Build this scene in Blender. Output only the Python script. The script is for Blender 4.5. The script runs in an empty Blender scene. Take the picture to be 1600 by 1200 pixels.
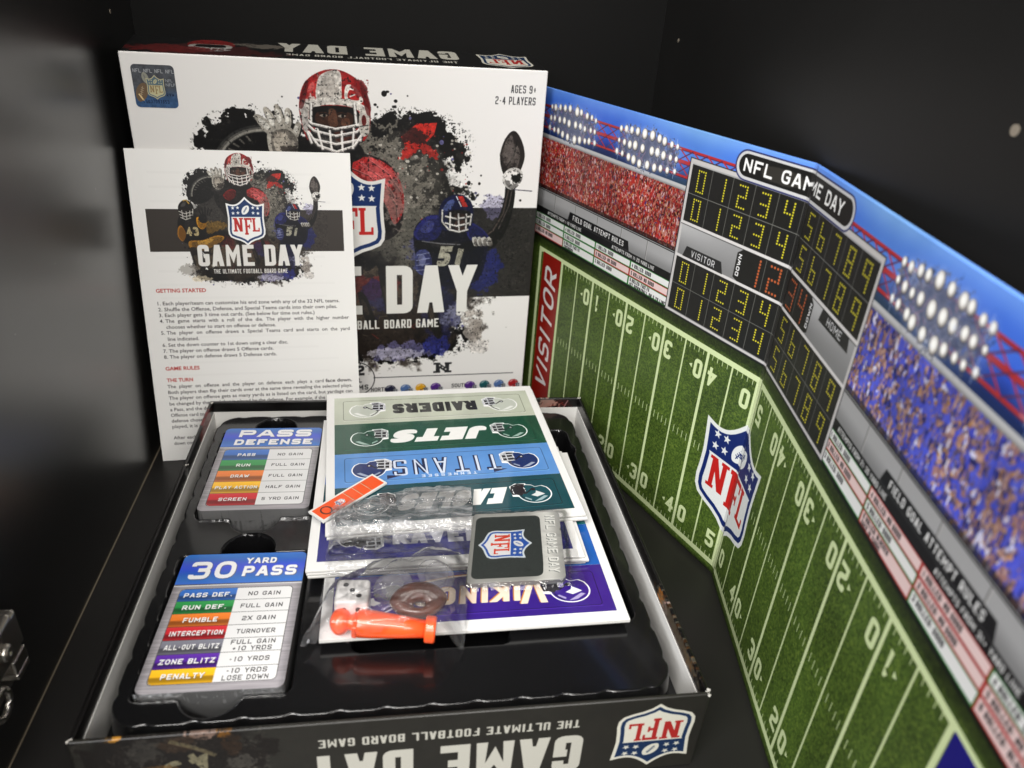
import bpy, bmesh, math, random
import numpy as np
from mathutils import Matrix, Vector
random.seed(4)
SC = bpy.context.scene
# ------------------------------------------------------------------ camera
cam_d = bpy.data.cameras.new('camera'); cam = bpy.data.objects.new('camera', cam_d)
SC.collection.objects.link(cam); SC.camera = cam
PITCH, ROLL = 0.49862, 0.07619
cam_d.sensor_width = 36; cam_d.lens = 1166.96/1600*36
cam_d.clip_start = 0.01; cam_d.clip_end = 20
_f = Vector((0, math.cos(PITCH), -math.sin(PITCH))); _r = Vector((1, 0, 0)); _u = _r.cross(_f)
_r2 = math.cos(ROLL)*_r + math.sin(ROLL)*_u; _u2 = -math.sin(ROLL)*_r + math.cos(ROLL)*_u
CAMZ = 0.32861
cam.matrix_world = Matrix(((_r2.x, _u2.x, -_f.x, 0), (_r2.y, _u2.y, -_f.y, 0), (_r2.z, _u2.z, -_f.z, CAMZ), (0, 0, 0, 1)))
cam_d.dof.use_dof = True; cam_d.dof.focus_distance = 0.46; cam_d.dof.aperture_fstop = 9.5
# ------------------------------------------------------------------ world and lamps
w = bpy.data.worlds.new('World'); SC.world = w; w.use_nodes = True
w.node_tree.nodes['Background'].inputs[0].default_value = (0.75, 0.8, 0.9, 1)
w.node_tree.nodes['Background'].inputs[1].default_value = 0.035
def area(name, loc, target, sx, sy, power, col):
    d = bpy.data.lights.new(name, 'AREA'); d.shape = 'RECTANGLE'; d.size = sx; d.size_y = sy
    d.energy = power; d.color = col
    o = bpy.data.objects.new(name, d); SC.collection.objects.link(o)
    o.location = loc
    o.rotation_euler = (Vector(target)-Vector(loc)).to_track_quat('-Z', 'Y').to_euler()
    return o
area('ceiling_tube_light', (-0.10, 0.20, 1.35), (0, 0.42, 0.05), 1.2, 0.028, 5.2, (1.0, 0.96, 0.90))
area('ceiling_tube_light', (0.15, -0.25, 1.45), (0, 0.42, 0.05), 1.2, 0.028, 7.4, (1.0, 0.96, 0.90))
area('ceiling_tube_light', (-0.35, -0.95, 1.6), (0, 0.5, 0.1), 1.4, 0.25, 52.0, (1.0, 0.97, 0.93))
area('front_room_light', (-1.0, -1.25, 0.95), (0.05, 0.4, 0.12), 1.1, 0.8, 52.0, (0.97, 0.98, 1.0))
area('front_room_light', (0.75, -1.15, 1.15), (-0.1, 0.42, 0.05), 0.9, 0.6, 24.0, (1.0, 0.97, 0.93))
SC.view_settings.view_transform = 'Standard'; SC.view_settings.look = 'None'
SC.view_settings.gamma = 1.0; SC.view_settings.exposure = -0.28
SC.cycles.max_bounces = 10; SC.cycles.transparent_max_bounces = 24; SC.cycles.caustics_reflective = False
SC.cycles.caustics_refractive = False
SC.cycles.use_denoising = True
# ------------------------------------------------------------------ 2-D print canvas (all flat print is drawn here from code)
def rng(seed): return np.random.RandomState(int(abs(seed))+1)
def vnoise(h, w, cell, seed):
    """smooth value noise, cell = feature size in pixels (float or (cy,cx))"""
    cy, cx = (cell, cell) if not isinstance(cell, tuple) else cell
    gh, gw = int(h/cy)+3, int(w/cx)+3
    g = rng(seed).rand(gh, gw).astype(np.float32)
    y = np.arange(h, dtype=np.float32)/cy; x = np.arange(w, dtype=np.float32)/cx
    yi = y.astype(int); xi = x.astype(int); fy = y-yi; fx = x-xi
    fy = fy*fy*(3-2*fy); fx = fx*fx*(3-2*fx)
    a = g[yi]*(1-fy)[:, None]+g[yi+1]*fy[:, None]
    return a[:, xi]*(1-fx)+a[:, xi+1]*fx
def fbm(h, w, cell, seed, octs=4, gain=0.55):
    out = np.zeros((h, w), np.float32); amp = 1.0; tot = 0
    for k in range(octs):
        c = (cell[0]/2**k, cell[1]/2**k) if isinstance(cell, tuple) else cell/2**k
        if (c[1] if isinstance(c, tuple) else c) < 1.0: break
        out += amp*vnoise(h, w, c, seed+k*17); tot += amp; amp *= gain
    return out/tot
def sm(a, b, x):
    t = np.clip((x-a)/(b-a), 0, 1); return t*t*(3-2*t)

class Cv:
    def __init__(s, x0, x1, z0, z1, ppm, col=(1, 1, 1)):
        s.x0, s.x1, s.z0, s.z1, s.k = x0, x1, z0, z1, ppm
        s.W = int(round((x1-x0)*ppm)); s.H = int(round((z1-z0)*ppm))
        s.a = np.empty((s.H, s.W, 3), np.float32); s.a[:] = col
        s.M = np.eye(3); s.st = []
    def push(s, cx=0, cz=0, sx=1, sz=1, rot=0, shear=0):
        s.st.append(s.M)
        c, n = math.cos(rot), math.sin(rot)
        T = np.array([[c, -n, cx], [n, c, cz], [0, 0, 1.]]) @ np.array([[sx, shear*sz, 0], [0, sz, 0], [0, 0, 1.]])
        s.M = s.M @ T
    def pop(s): s.M = s.st.pop()
    def tp(s, P):
        P = np.asarray(P, float).reshape(-1, 2)
        x = P@s.M[:2, :2].T + s.M[:2, 2]
        return np.column_stack([(x[:, 0]-s.x0)*s.k, (s.z1-x[:, 1])*s.k])
    def grid(s, bb):
        """local (untransformed canvas mm) coordinates of the pixels of box bb"""
        X0, Y0, X1, Y1 = bb
        x = s.x0+(np.arange(X0, X1)+.5)/s.k; z = s.z1-(np.arange(Y0, Y1)+.5)/s.k
        return np.meshgrid(x, z)
    def edges(s, polys):
        E = []
        for P in polys:
            q = s.tp(P)
            ar = np.sum(q[:, 0]*np.roll(q[:, 1], -1)-np.roll(q[:, 0], -1)*q[:, 1])
            if ar < 0: q = q[::-1]
            E.append(np.hstack([q, np.roll(q, -1, 0)]))
        return np.vstack(E)
    def cover(s, E, SS=4):
        if len(E) == 0: return None
        X0 = max(0, int(np.floor(min(E[:, 0].min(), E[:, 2].min())))-1); X1 = min(s.W, int(np.ceil(max(E[:, 0].max(), E[:, 2].max())))+2)
        Y0 = max(0, int(np.floor(min(E[:, 1].min(), E[:, 3].min())))-1); Y1 = min(s.H, int(np.ceil(max(E[:, 1].max(), E[:, 3].max())))+2)
        if X1 <= X0 or Y1 <= Y0: return None
        w, h = X1-X0, (Y1-Y0)*SS
        ya = (E[:, 1]-Y0)*SS; yb = (E[:, 3]-Y0)*SS; xa = E[:, 0]-X0; xb = E[:, 2]-X0
        sg = np.where(yb > ya, 1.0, -1.0)
        lo = np.ceil(np.minimum(ya, yb)-.5).astype(int); hi = np.ceil(np.maximum(ya, yb)-.5).astype(int)
        lo = np.clip(lo, 0, h); hi = np.clip(hi, 0, h); n = hi-lo
        k = n > 0
        if not k.any(): return None
        lo, n, ya, yb, xa, xb, sg = lo[k], n[k], ya[k], yb[k], xa[k], xb[k], sg[k]
        idx = np.repeat(np.arange(len(n)), n)
        off = np.arange(n.sum())-np.repeat(np.cumsum(n)-n, n)
        r = lo[idx]+off
        x = xa[idx]+(xb-xa)[idx]*((r+.5-ya[idx])/(yb-ya)[idx])
        x = np.clip(x, 0, w); xi = np.floor(x).astype(int); fr = x-xi
        W2 = w+2; base = r*W2+xi
        acc = np.bincount(base, weights=sg[idx]*(1-fr), minlength=h*W2+2)+np.bincount(base+1, weights=sg[idx]*fr, minlength=h*W2+2)
        acc = acc[:h*W2].reshape(h, W2)[:, :w]
        m = np.minimum(np.abs(np.cumsum(acc, 1)), 1).reshape(-1, SS, w).mean(1)
        return (X0, Y0, X1, Y1), m.astype(np.float32)
    def put(s, bm, col, alpha=1.0, mod=None):
        if bm is None: return
        (X0, Y0, X1, Y1), m = bm
        if callable(alpha): m = m*alpha(*s.grid((X0, Y0, X1, Y1)))
        else: m = m*alpha
        if mod is not None: m = m*mod[Y0:Y1, X0:X1]
        c = col(*s.grid((X0, Y0, X1, Y1))) if callable(col) else np.asarray(col, np.float32)
        v = s.a[Y0:Y1, X0:X1]; v += (c-v)*m[..., None]
    def fill(s, polys, col, alpha=1.0, mod=None):
        if len(np.shape(polys[0])) < 2: polys = [polys]
        s.put(s.cover(s.edges(polys)), col, alpha, mod)
    def rect(s, x0, z0, x1, z1, col, **k): s.fill([[(x0, z0), (x1, z0), (x1, z1), (x0, z1)]], col, **k)
    def rrect(s, x0, z0, x1, z1, r, col, **k): s.fill([rr(x0, z0, x1, z1, r)], col, **k)
    def ell(s, cx, cz, rx, rz, col, n=40, rot=0, **k):
        t = np.linspace(0, 2*np.pi, n, endpoint=False); c, q = math.cos(rot), math.sin(rot)
        x = rx*np.cos(t); z = rz*np.sin(t)
        s.fill([np.column_stack([cx+x*c-z*q, cz+x*q+z*c])], col, **k)
    def line(s, pts, wd, col, closed=False, **k): s.fill(strokes([pts], wd, closed), col, **k)
    def ring(s, cx, cz, rx, rz, wd, col, n=40, **k):
        t = np.linspace(0, 2*np.pi, n, endpoint=False)
        s.line(np.column_stack([cx+rx*np.cos(t), cz+rz*np.sin(t)]), wd, col, closed=True, **k)
    # sans text with the built-in font
    def text(s, body, x, z, h, col, align='L', width=None, bold=0.0, alpha=1.0, wfac=1.0):
        T = glyphs(body, bold)
        if T is None: return
        tri, wd = T; k = h/0.70
        sx = k*wfac if width is None else width/wd
        ox = {'L': 0, 'C': -wd*sx/2, 'R': -wd*sx}[align]
        q = s.tp(np.column_stack([tri[:, :, 0].ravel()*sx+x+ox, tri[:, :, 1].ravel()*k+z])).reshape(-1, 3, 2)
        ar = (q[:, 1, 0]-q[:, 0, 0])*(q[:, 2, 1]-q[:, 0, 1])-(q[:, 2, 0]-q[:, 0, 0])*(q[:, 1, 1]-q[:, 0, 1])
        q[ar < 0] = q[ar < 0][:, ::-1]
        E = np.vstack([np.hstack([q[:, i], q[:, (i+1) % 3]]) for i in range(3)])
        s.put(s.cover(E), col, alpha)
    # stroke-built display lettering
    def btext(s, body, x, z, h, cw, t, col, gap=None, align='L', shear=0.0, rnd=0.22, alpha=1.0, th=None, width=None):
        gap = t*1.0 if gap is None else gap
        ws = [cw*GW.get(c, 1.0) for c in body]
        tot = sum(ws)+gap*(len(body)-1); sx = 1.0 if width is None else width/tot
        x -= {'L': 0, 'C': tot*sx/2, 'R': tot*sx}[align]
        polys = []
        s.push(x, z, sx, 1, 0, shear)
        cx = 0
        for c, wd in zip(body, ws):
            for pl, closed in GL.get(c, []):
                P = [(t/2+px*(wd-t), t/2+pz*(h-t), f) for px, pz, f in pl]
                Q = chamf(P, rnd*min(h, wd*1.6), closed)
                if not closed:            # run open ends out to the letter's box
                    for e, nb, src in ((0, 1, pl[0]), (-1, -2, pl[-1])):
                        dx, dz = Q[e][0]-Q[nb][0], Q[e][1]-Q[nb][1]; L = math.hypot(dx, dz) or 1
                        if src[1] in (0, 1) and abs(dz) > abs(dx)*.6: q = t*1.2
                        elif src[0] in (0, 1) and abs(dx) > abs(dz): q = t*.5
                        else: q = 0
                        Q[e] = (Q[e][0]+dx/L*q, Q[e][1]+dz/L*q)
                for st in strokes([Q], t, closed):
                    q = clipz(st, 0, h) if c not in ',Q' else st
                    if len(q) > 2: polys.append([(cx+p[0], p[1]) for p in q])
            cx += wd+gap
        if polys: s.fill(polys, col, alpha=alpha)
        s.pop()
    def image(s, name):
        im = bpy.data.images.new(name, s.W, s.H, alpha=False)
        px = np.ones((s.H, s.W, 4), np.float32); px[..., :3] = np.clip(s.a[::-1], 0, 1)
        im.pixels.foreach_set(px.ravel()); im.update(); im.pack()
        return im

def rr(x0, z0, x1, z1, r, n=6):
    out = []
    for cx, cz, a0 in ((x1-r, z1-r, 0), (x0+r, z1-r, 90), (x0+r, z0+r, 180), (x1-r, z0+r, 270)):
        for i in range(n+1):
            a = math.radians(a0+90*i/n); out.append((cx+r*math.cos(a), cz+r*math.sin(a)))
    return out
def strokes(lines, wd, closed=False):
    out = []
    for P in lines:
        P = np.asarray([(p[0], p[1]) for p in P], float)
        keep = [0]+[i for i in range(1, len(P)) if np.hypot(*(P[i]-P[i-1])) > 1e-5]
        P = P[keep]
        if closed and len(P) > 2 and np.hypot(*(P[0]-P[-1])) < 1e-5: P = P[:-1]
        n = len(P)
        if n < 2: continue
        segs = [(i, (i+1) % n) for i in range(n if closed else n-1)]
        D = []
        for i, j in segs:
            d = P[j]-P[i]; L = np.hypot(*d); D.append(d/max(L, 1e-9))
        h = wd/2
        for k, (i, j) in enumerate(segs):
            d = D[k]; nn = np.array([-d[1], d[0]])
            def mit(prev, nxt, pt):
                if prev is None or nxt is None: return pt+nn*h, pt-nn*h
                n1 = np.array([-prev[1], prev[0]]); n2 = np.array([-nxt[1], nxt[0]])
                m = n1+n2; L = np.hypot(*m)
                if L < 0.35: return pt+nn*h, pt-nn*h
                m /= L; q = h/max((m@nn), 0.3)
                return pt+m*q, pt-m*q
            pv = D[k-1] if (k > 0 or closed) else None
            nx = D[(k+1) % len(D)] if (k < len(D)-1 or closed) else None
            a1, a2 = mit(pv, d, P[i]); b1, b2 = mit(d, nx, P[j])
            out.append([a1, b1, b2, a2])
    return out
def clipz(P, lo, hi):
    for lim, sg in ((lo, 1), (hi, -1)):
        out = []
        for i in range(len(P)):
            a, b = P[i-1], P[i]; da, db = sg*(a[1]-lim), sg*(b[1]-lim)
            if (da >= 0) != (db >= 0): k = da/(da-db); out.append((a[0]+(b[0]-a[0])*k, a[1]+(b[1]-a[1])*k))
            if db >= 0: out.append((b[0], b[1]))
        P = out
        if len(P) < 3: return []
    return P
def chamf(P, r, closed):
    out = []; n = len(P)
    for i, (x, z, f) in enumerate(P):
        if not f or (not closed and i in (0, n-1)): out.append((x, z)); continue
        a = np.array(P[i-1][:2], float); b = np.array((x, z)); c = np.array(P[(i+1) % n][:2], float)
        u = a-b; v = c-b; lu, lv = np.hypot(*u), np.hypot(*v); q = min(r*f, lu*.5, lv*.5)
        p1, p2 = b+u/lu*q, b+v/lv*q
        out.append(tuple(p1))
        for k in (.25, .5, .75) if r*f > .5 or f < 1 else (.5,): out.append(tuple((1-k)**2*p1+2*k*(1-k)*b+k*k*p2))
        out.append(tuple(p2))
    return out
_gc = {}
def glyphs(body, bold=0.0):
    k = (body, bold)
    if k in _gc: return _gc[k]
    c = bpy.data.curves.new('t', 'FONT'); c.body = body; c.size = 1; c.resolution_u = 2; c.offset = bold
    o = bpy.data.objects.new('t', c); m = o.to_mesh(); m.calc_loop_triangles()
    nv, nt = len(m.vertices), len(m.loop_triangles)
    if nt == 0: return None
    co = np.empty(nv*3, np.float32); m.vertices.foreach_get('co', co); co = co.reshape(-1, 3)[:, :2].astype(float)
    ti = np.empty(nt*3, np.int32); m.loop_triangles.foreach_get('vertices', ti)
    tri = co[ti].reshape(-1, 3, 2); tri[:, :, 0] -= co[:, 0].min(); wd = float(co[:, 0].max()-co[:, 0].min())
    o.to_mesh_clear(); bpy.data.objects.remove(o); bpy.data.curves.remove(c)
    _gc[k] = (tri, wd); return _gc[k]
# glyphs: list of (polyline [(x,z,corner-rounding)], closed)
def _g(*ls):
    out = []
    for l in ls:
        closed = l[-1] == 'c'; pts = l[:-1] if closed else l
        out.append(([(p[0], p[1], p[2] if len(p) > 2 else 0) for p in pts], closed))
    return out
O1 = [(0, 0, 1), (0, 1, 1), (1, 1, 1), (1, 0, 1), 'c']
GL = {
 'A': _g([(0, 0), (.40, 1), (.60, 1), (1, 0)], [(.17, .27), (.83, .27)]),
 'B': _g([(0, 0), (0, 1), (1, 1, 1), (1, .52, .7), (0, .52)], [(0, 0), (1, 0, 1), (1, .52, .7), (.3, .52)]),
 'C': _g([(1, .72), (1, 1, 1), (0, 1, 1), (0, 0, 1), (1, 0, 1), (1, .28)]),
 'D': _g([(0, 0), (0, 1), (1, 1, 1), (1, 0, 1), 'c']),
 'E': _g([(1, 1), (0, 1), (0, 0), (1, 0)], [(0, .51), (.9, .51)]),
 'F': _g([(1, 1), (0, 1), (0, 0)], [(0, .48), (.85, .48)]),
 'G': _g([(1, .74), (1, 1, 1), (0, 1, 1), (0, 0, 1), (1, 0, 1), (1, .48), (.52, .48)]),
 'H': _g([(0, 0), (0, 1)], [(1, 0), (1, 1)], [(0, .5), (1, .5)]),
 'I': _g([(.5, 0), (.5, 1)]),
 'J': _g([(1, 1), (1, 0, 1), (0, 0, 1), (0, .3)]),
 'K': _g([(0, 0), (0, 1)], [(1, 1), (.2, .5), (1, 0)]),
 'L': _g([(0, 1), (0, 0), (1, 0)]),
 'M': _g([(0, 0), (0, 1), (.5, .35), (1, 1), (1, 0)]),
 'N': _g([(0, 0), (0, 1), (1, 0), (1, 1)]),
 'O': _g(O1), '0': _g(O1),
 'P': _g([(0, 0), (0, 1), (1, 1, 1), (1, .42, 1), (0, .42)]),
 'Q': _g(O1, [(.6, .3), (1, -.05)]),
 'R': _g([(0, 0), (0, 1), (1, 1, 1), (1, .42, 1), (0, .42)], [(.5, .42), (1, 0)]),
 'S': _g([(1, .76), (1, 1, 1), (0, 1, 1), (0, .52, .8), (1, .5, .8), (1, 0, 1), (0, 0, 1), (0, .24)]),
 'T': _g([(0, 1), (1, 1)], [(.5, 1), (.5, 0)]),
 'U': _g([(0, 1), (0, 0, 1), (1, 0, 1), (1, 1)]),
 'V': _g([(0, 1), (.5, 0), (1, 1)]),
 'W': _g([(0, 1), (.25, 0), (.5, .7), (.75, 0), (1, 1)]),
 'X': _g([(0, 0), (1, 1)], [(0, 1), (1, 0)]),
 'Y': _g([(0, 1), (.5, .45), (1, 1)], [(.5, .48), (.5, 0)]),
 'Z': _g([(0, 1), (1, 1), (0, 0), (1, 0)]),
 '1': _g([(.25, .82), (.6, 1), (.6, 0)]),
 '2': _g([(0, .78), (0, 1, 1), (1, 1, 1), (1, .56, 1), (0, .36, .6), (0, 0), (1, 0)]),
 '3': _g([(0, .8), (0, 1, 1), (1, 1, 1), (1, .52, .6), (.35, .52)], [(.6, .52), (1, .52, .6), (1, 0, 1), (0, 0, 1), (0, .2)]),
 '4': _g([(.75, 0), (.75, 1), (0, .3), (1, .3)]),
 '5': _g([(1, 1), (0, 1), (0, .55), (1, .55, 1), (1, 0, 1), (0, 0, 1), (0, .2)]),
 '6': _g([(1, .8), (1, 1, 1), (0, 1, 1), (0, 0, 1), (1, 0, 1), (1, .55, 1), (0, .55)]),
 '7': _g([(0, 1), (1, 1), (.3, 0)]),
 '8': _g([(0, .52, .5), (0, 1, 1), (1, 1, 1), (1, .52, .5), 'c'], [(0, .52, .5), (0, 0, 1), (1, 0, 1), (1, .52, .5), 'c']),
 '9': _g([(0, .2), (0, 0, 1), (1, 0, 1), (1, 1, 1), (0, 1, 1), (0, .45, 1), (1, .45)]),
 '-': _g([(.1, .45), (.9, .45)]), '+': _g([(.1, .45), (.9, .45)], [(.5, .15), (.5, .75)]),
 '.': _g([(.5, 0), (.5, .07)]), '/': _g([(0, 0), (1, 1)]), ':': _g([(.5, .1), (.5, .25)], [(.5, .6), (.5, .75)]),
 ',': _g([(.3, -.1), (.6, .1)]), '(': _g([(.8, 1), (.3, .7), (.3, .3), (.8, 0)]), ')': _g([(.2, 1), (.7, .7), (.7, .3), (.2, 0)]),
}
GW = {'I': .42, ' ': .5, '.': .34, ':': .4, '1': .62, 'M': 1.3, 'W': 1.4, '-': .7, ',': .4, '(': .5, ')': .5, '/': .8, 'J': .8}

# ------------------------------------------------------------------ emblem pieces
def shield_outline(g=0.0):
    """unit shield, width 1 (-.5..+.5), z from -.64 to .64"""
    P = []
    def add(*q): P.extend(q)
    top = []
    for i in range(9):                     # left corner dips then rises to the middle peak
        t = i/8; x = -.5+.5*t; z = .46+.18*t**2.2-.05*math.sin(math.pi*t)
        top.append((x, z))
    add(*top); add(*[(-x, z) for x, z in top[-2::-1]])
    side = [(.485, .30), (.47, .1), (.48, -.1), (.495, -.25), (.485, -.36), (.44, -.43), (.33, -.48), (.2, -.52), (.08, -.58), (0, -.65)]
    add(*side); add(*[(-x, z) for x, z in side[-2::-1]])
    P = np.array(P)
    if g:
        n = len(P); out = []
        for i in range(n):
            a, b, c = P[i-1], P[i], P[(i+1) % n]
            d1 = b-a; d2 = c-b; n1 = np.array([-d1[1], d1[0]])/max(np.hypot(*d1), 1e-6); n2 = np.array([-d2[1], d2[0]])/max(np.hypot(*d2), 1e-6)
            m = n1+n2; L = np.hypot(*m); m = m/max(L, .3); q = g/max(m@n1, .5)
            out.append(b+m*q)
        P = np.array(out)
    return P
def star(cv, x, z, r, col):
    cv.fill([[(x+(r if i % 2 == 0 else r*.42)*math.sin(math.pi*i/5), z+(r if i % 2 == 0 else r*.42)*math.cos(math.pi*i/5)) for i in range(10)]], col)
def slab(cv, ch, x, z, w, h, col):
    t = w*.30; s = h*.10; ov = w*.08
    def R(a, b, c, d): cv.rect(x+a, z+b, x+c, z+d, col)
    if ch == 'N':
        R(ov, 0, ov+t*.8, h); R(w-ov-t*.8, 0, w-ov, h)
        cv.fill([[(x+ov, z+h), (x+ov+t*.95, z+h), (x+w-ov, z), (x+w-ov-t*.95, z)]], col)
        R(-ov*.6, 0, ov+t*1.05, s); R(w-ov-t*1.05, h-s, w+ov*.6, h); R(-ov*.6, h-s, ov+t, h)
    elif ch == 'F':
        R(ov, 0, ov+t, h); R(-ov*.4, 0, t+ov*2.2, s); R(-ov*.4, h-s*1.15, w, h); R(ov, h*.44, w*.72, h*.44+s*1.1)
        R(w*.60, h*.36, w*.74, h*.62); R(w*.84, h*.74, w, h)
    elif ch == 'L':
        R(ov, 0, ov+t, h); R(-ov*.4, h-s, t+ov*2.2, h); R(-ov*.4, 0, w, s*1.15); R(w*.84, 0, w, h*.28)
def football(cv, cx, cz, a, b, rot, col, line):
    t = np.linspace(0, 2*np.pi, 40, endpoint=False)
    x = a*np.cos(t); z = b*np.sin(t)*(np.abs(np.sin(t))**.25)
    c, s = math.cos(rot), math.sin(rot)
    cv.fill([np.column_stack([cx+x*c-z*s, cz+x*s+z*c])], col)
    def W(u, v): return (cx+u*c-v*s, cz+u*s+v*c)
    cv.line([W(-a*.62, -b*.05), W(a*.62, b*.15)], b*.12, line)
    for i in range(5):
        u = (-.3+.15*i)*a*1.4
        cv.line([W(u, -b*.22), W(u+.03*a, b*.32)], b*.12, line)
def shield(cv, cx, cz, w, h=None, rot=0, edge=(.93, .93, .92), navy=(.06, .17, .40), red=(.78, .16, .15), white=(.93, .93, .92), outline=True, fine=True):
    h = w*1.27 if h is None else h
    cv.push(cx, cz, w, h/1.29, rot)
    if outline: cv.fill([shield_outline(.05)], edge)
    cv.fill([shield_outline(0)], navy)
    inner = shield_outline(-.055)
    low = np.array([q for q in inner if q[1] < .14])
    low = [q for q in low]
    pr = [q for q in low if q[0] > 0]; pl = [q for q in low if q[0] <= 0]
    cv.fill([[(-.43, .13)]+[(.43, .13)]+[tuple(q) for q in pr]+[tuple(q) for q in pl]], white)
    xs = [(-.36, .27), (.01-.025, .25), (.205, .22)]
    slab(cv, 'N', -.37, -.30, .27, .40, red); slab(cv, 'F', -.055, -.39, .21, .49, red); slab(cv, 'L', .175, -.30, .20, .40, red)
    for sx in (-1, 1):
        for (a, b) in ((.36, .385), (.22, .385), (.36, .235), (.22, .235)): star(cv, sx*a, b+(0.01 if a < .3 else 0), .058, white)
    football(cv, 0, .33, .155, .095, .95, white, navy)
    cv.pop()
def helmet(cv, cx, cz, s, shell, mask=(.75, .76, .78), facing=1, ink=(.08, .08, .09), stripe=None, outline=(.95, .95, .95), logo=None, dark=(.12, .12, .14)):
    """side view football helmet, width about 1.25*s"""
    cv.push(cx, cz, s*facing, s)
    dome = []
    for i in range(19):
        a = math.radians(200-i*12.2); dome.append((-.05+.52*math.cos(a), .04+.46*math.sin(a)))
    jaw = [(.43, .1), (.30, .04), (.22, -.08), (.20, -.2), (.26, -.34), (.18, -.44), (-.02, -.40), (-.12, -.30), (-.34, -.34), (-.48, -.24)]
    P = np.array(dome+jaw)
    if outline is not None:
        Q = P*1.07; cv.fill([Q], outline)
        cv.fill([[(.3, .2), (.68, .14), (.70, -.40), (.5, -.54), (.15, -.52), (.1, 0)]], outline)
    cv.fill([P], shell)
    cv.fill([[(.40, .12), (.60, .02), (.62, -.34), (.44, -.46), (.2, -.44), (.26, -.3), (.22, -.05)]], dark)
    for z0, z1 in ((.02, .06), (-.16, -.12), (-.33, -.33)):
        cv.line([(.20, z0-.02), (.44, z0), (.66, z1-.03)], .055, mask)
    cv.line([(.64, .05), (.68, -.15), (.62, -.40), (.42, -.50), (.2, -.46)], .06, mask)
    cv.line([(.45, .05), (.48, -.46)], .045, mask)
    cv.line([(.22, .0), (.1, -.1), (.0, -.22)], .04, ink); cv.ell(-.04, -.18, .07, .07, ink); cv.ell(-.04, -.18, .035, .035, mask)
    cv.fill([[(-.45, .22), (-.2, .41), (.05, .46), (-.1, .35), (-.33, .18)]], (1, 1, 1), alpha=.55)
    cv.fill([[(.12, .40), (.32, .25), (.28, .2), (.1, .33)]], (1, 1, 1), alpha=.5)
    cv.line([(.16, .44), (.36, .22), (.40, .12)], .03, ink, alpha=.8)
    if stripe is not None: cv.line([(-.50, -.05), (-.44, .26), (-.2, .45), (.1, .47)], .05, stripe)
    if logo is not None: cv.fill([[(-.38, .1), (-.1, .22), (.08, .12), (-.08, .02), (-.12, -.1), (-.26, .0)]], logo)
    cv.pop()
# ------------------------------------------------------------------ the printed pictures
def patch(cv, cx, cz, rx, rz, col, alpha=1.0, rough=.9, cell=6.0, seed=1, rot=0, hard=.10, dots=None):
    """watercolour-like patch with a torn edge, in the current transform"""
    q = cv.tp([(cx-rx*1.5, cz), (cx+rx*1.5, cz), (cx, cz-rz*1.5), (cx, cz+rz*1.5)])
    ctr = cv.tp([(cx, cz)])[0]; ex = cv.tp([(cx+1, cz)])[0]-ctr; ez = cv.tp([(cx, cz+1)])[0]-ctr
    R = 1.5*max(np.hypot(*ex)*rx, np.hypot(*ez)*rz)
    X0, X1 = max(0, int(ctr[0]-R)), min(cv.W, int(ctr[0]+R)+1); Y0, Y1 = max(0, int(ctr[1]-R)), min(cv.H, int(ctr[1]+R)+1)
    if X1 <= X0 or Y1 <= Y0: return
    gx, gy = np.meshgrid(np.arange(X0, X1)+.5-ctr[0], np.arange(Y0, Y1)+.5-ctr[1])
    D = np.array([ex, ez]).T; I = np.linalg.inv(D)
    u = I[0, 0]*gx+I[0, 1]*gy; v = I[1, 0]*gx+I[1, 1]*gy
    c, s = math.cos(rot), math.sin(rot); u, v = u*c+v*s, -u*s+v*c
    d = 1-np.sqrt((u/rx)**2+(v/rz)**2)
    cl = cell*np.hypot(*ex)
    n = fbm(Y1-Y0, X1-X0, max(cl, 1.5), seed, 5, .62)-.5
    m = sm(-hard/2, hard/2, d+n*rough)
    if dots: m = np.maximum(m, sm(.0, .25, d+.24)*sm(dots, dots+.05, fbm(Y1-Y0, X1-X0, max(cl*.16, 1.5), seed+5, 2)))
    cv.put(((X0, Y0, X1, Y1), m.astype(np.float32)), col, alpha)
    return (X0, Y0, X1, Y1), m

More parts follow.
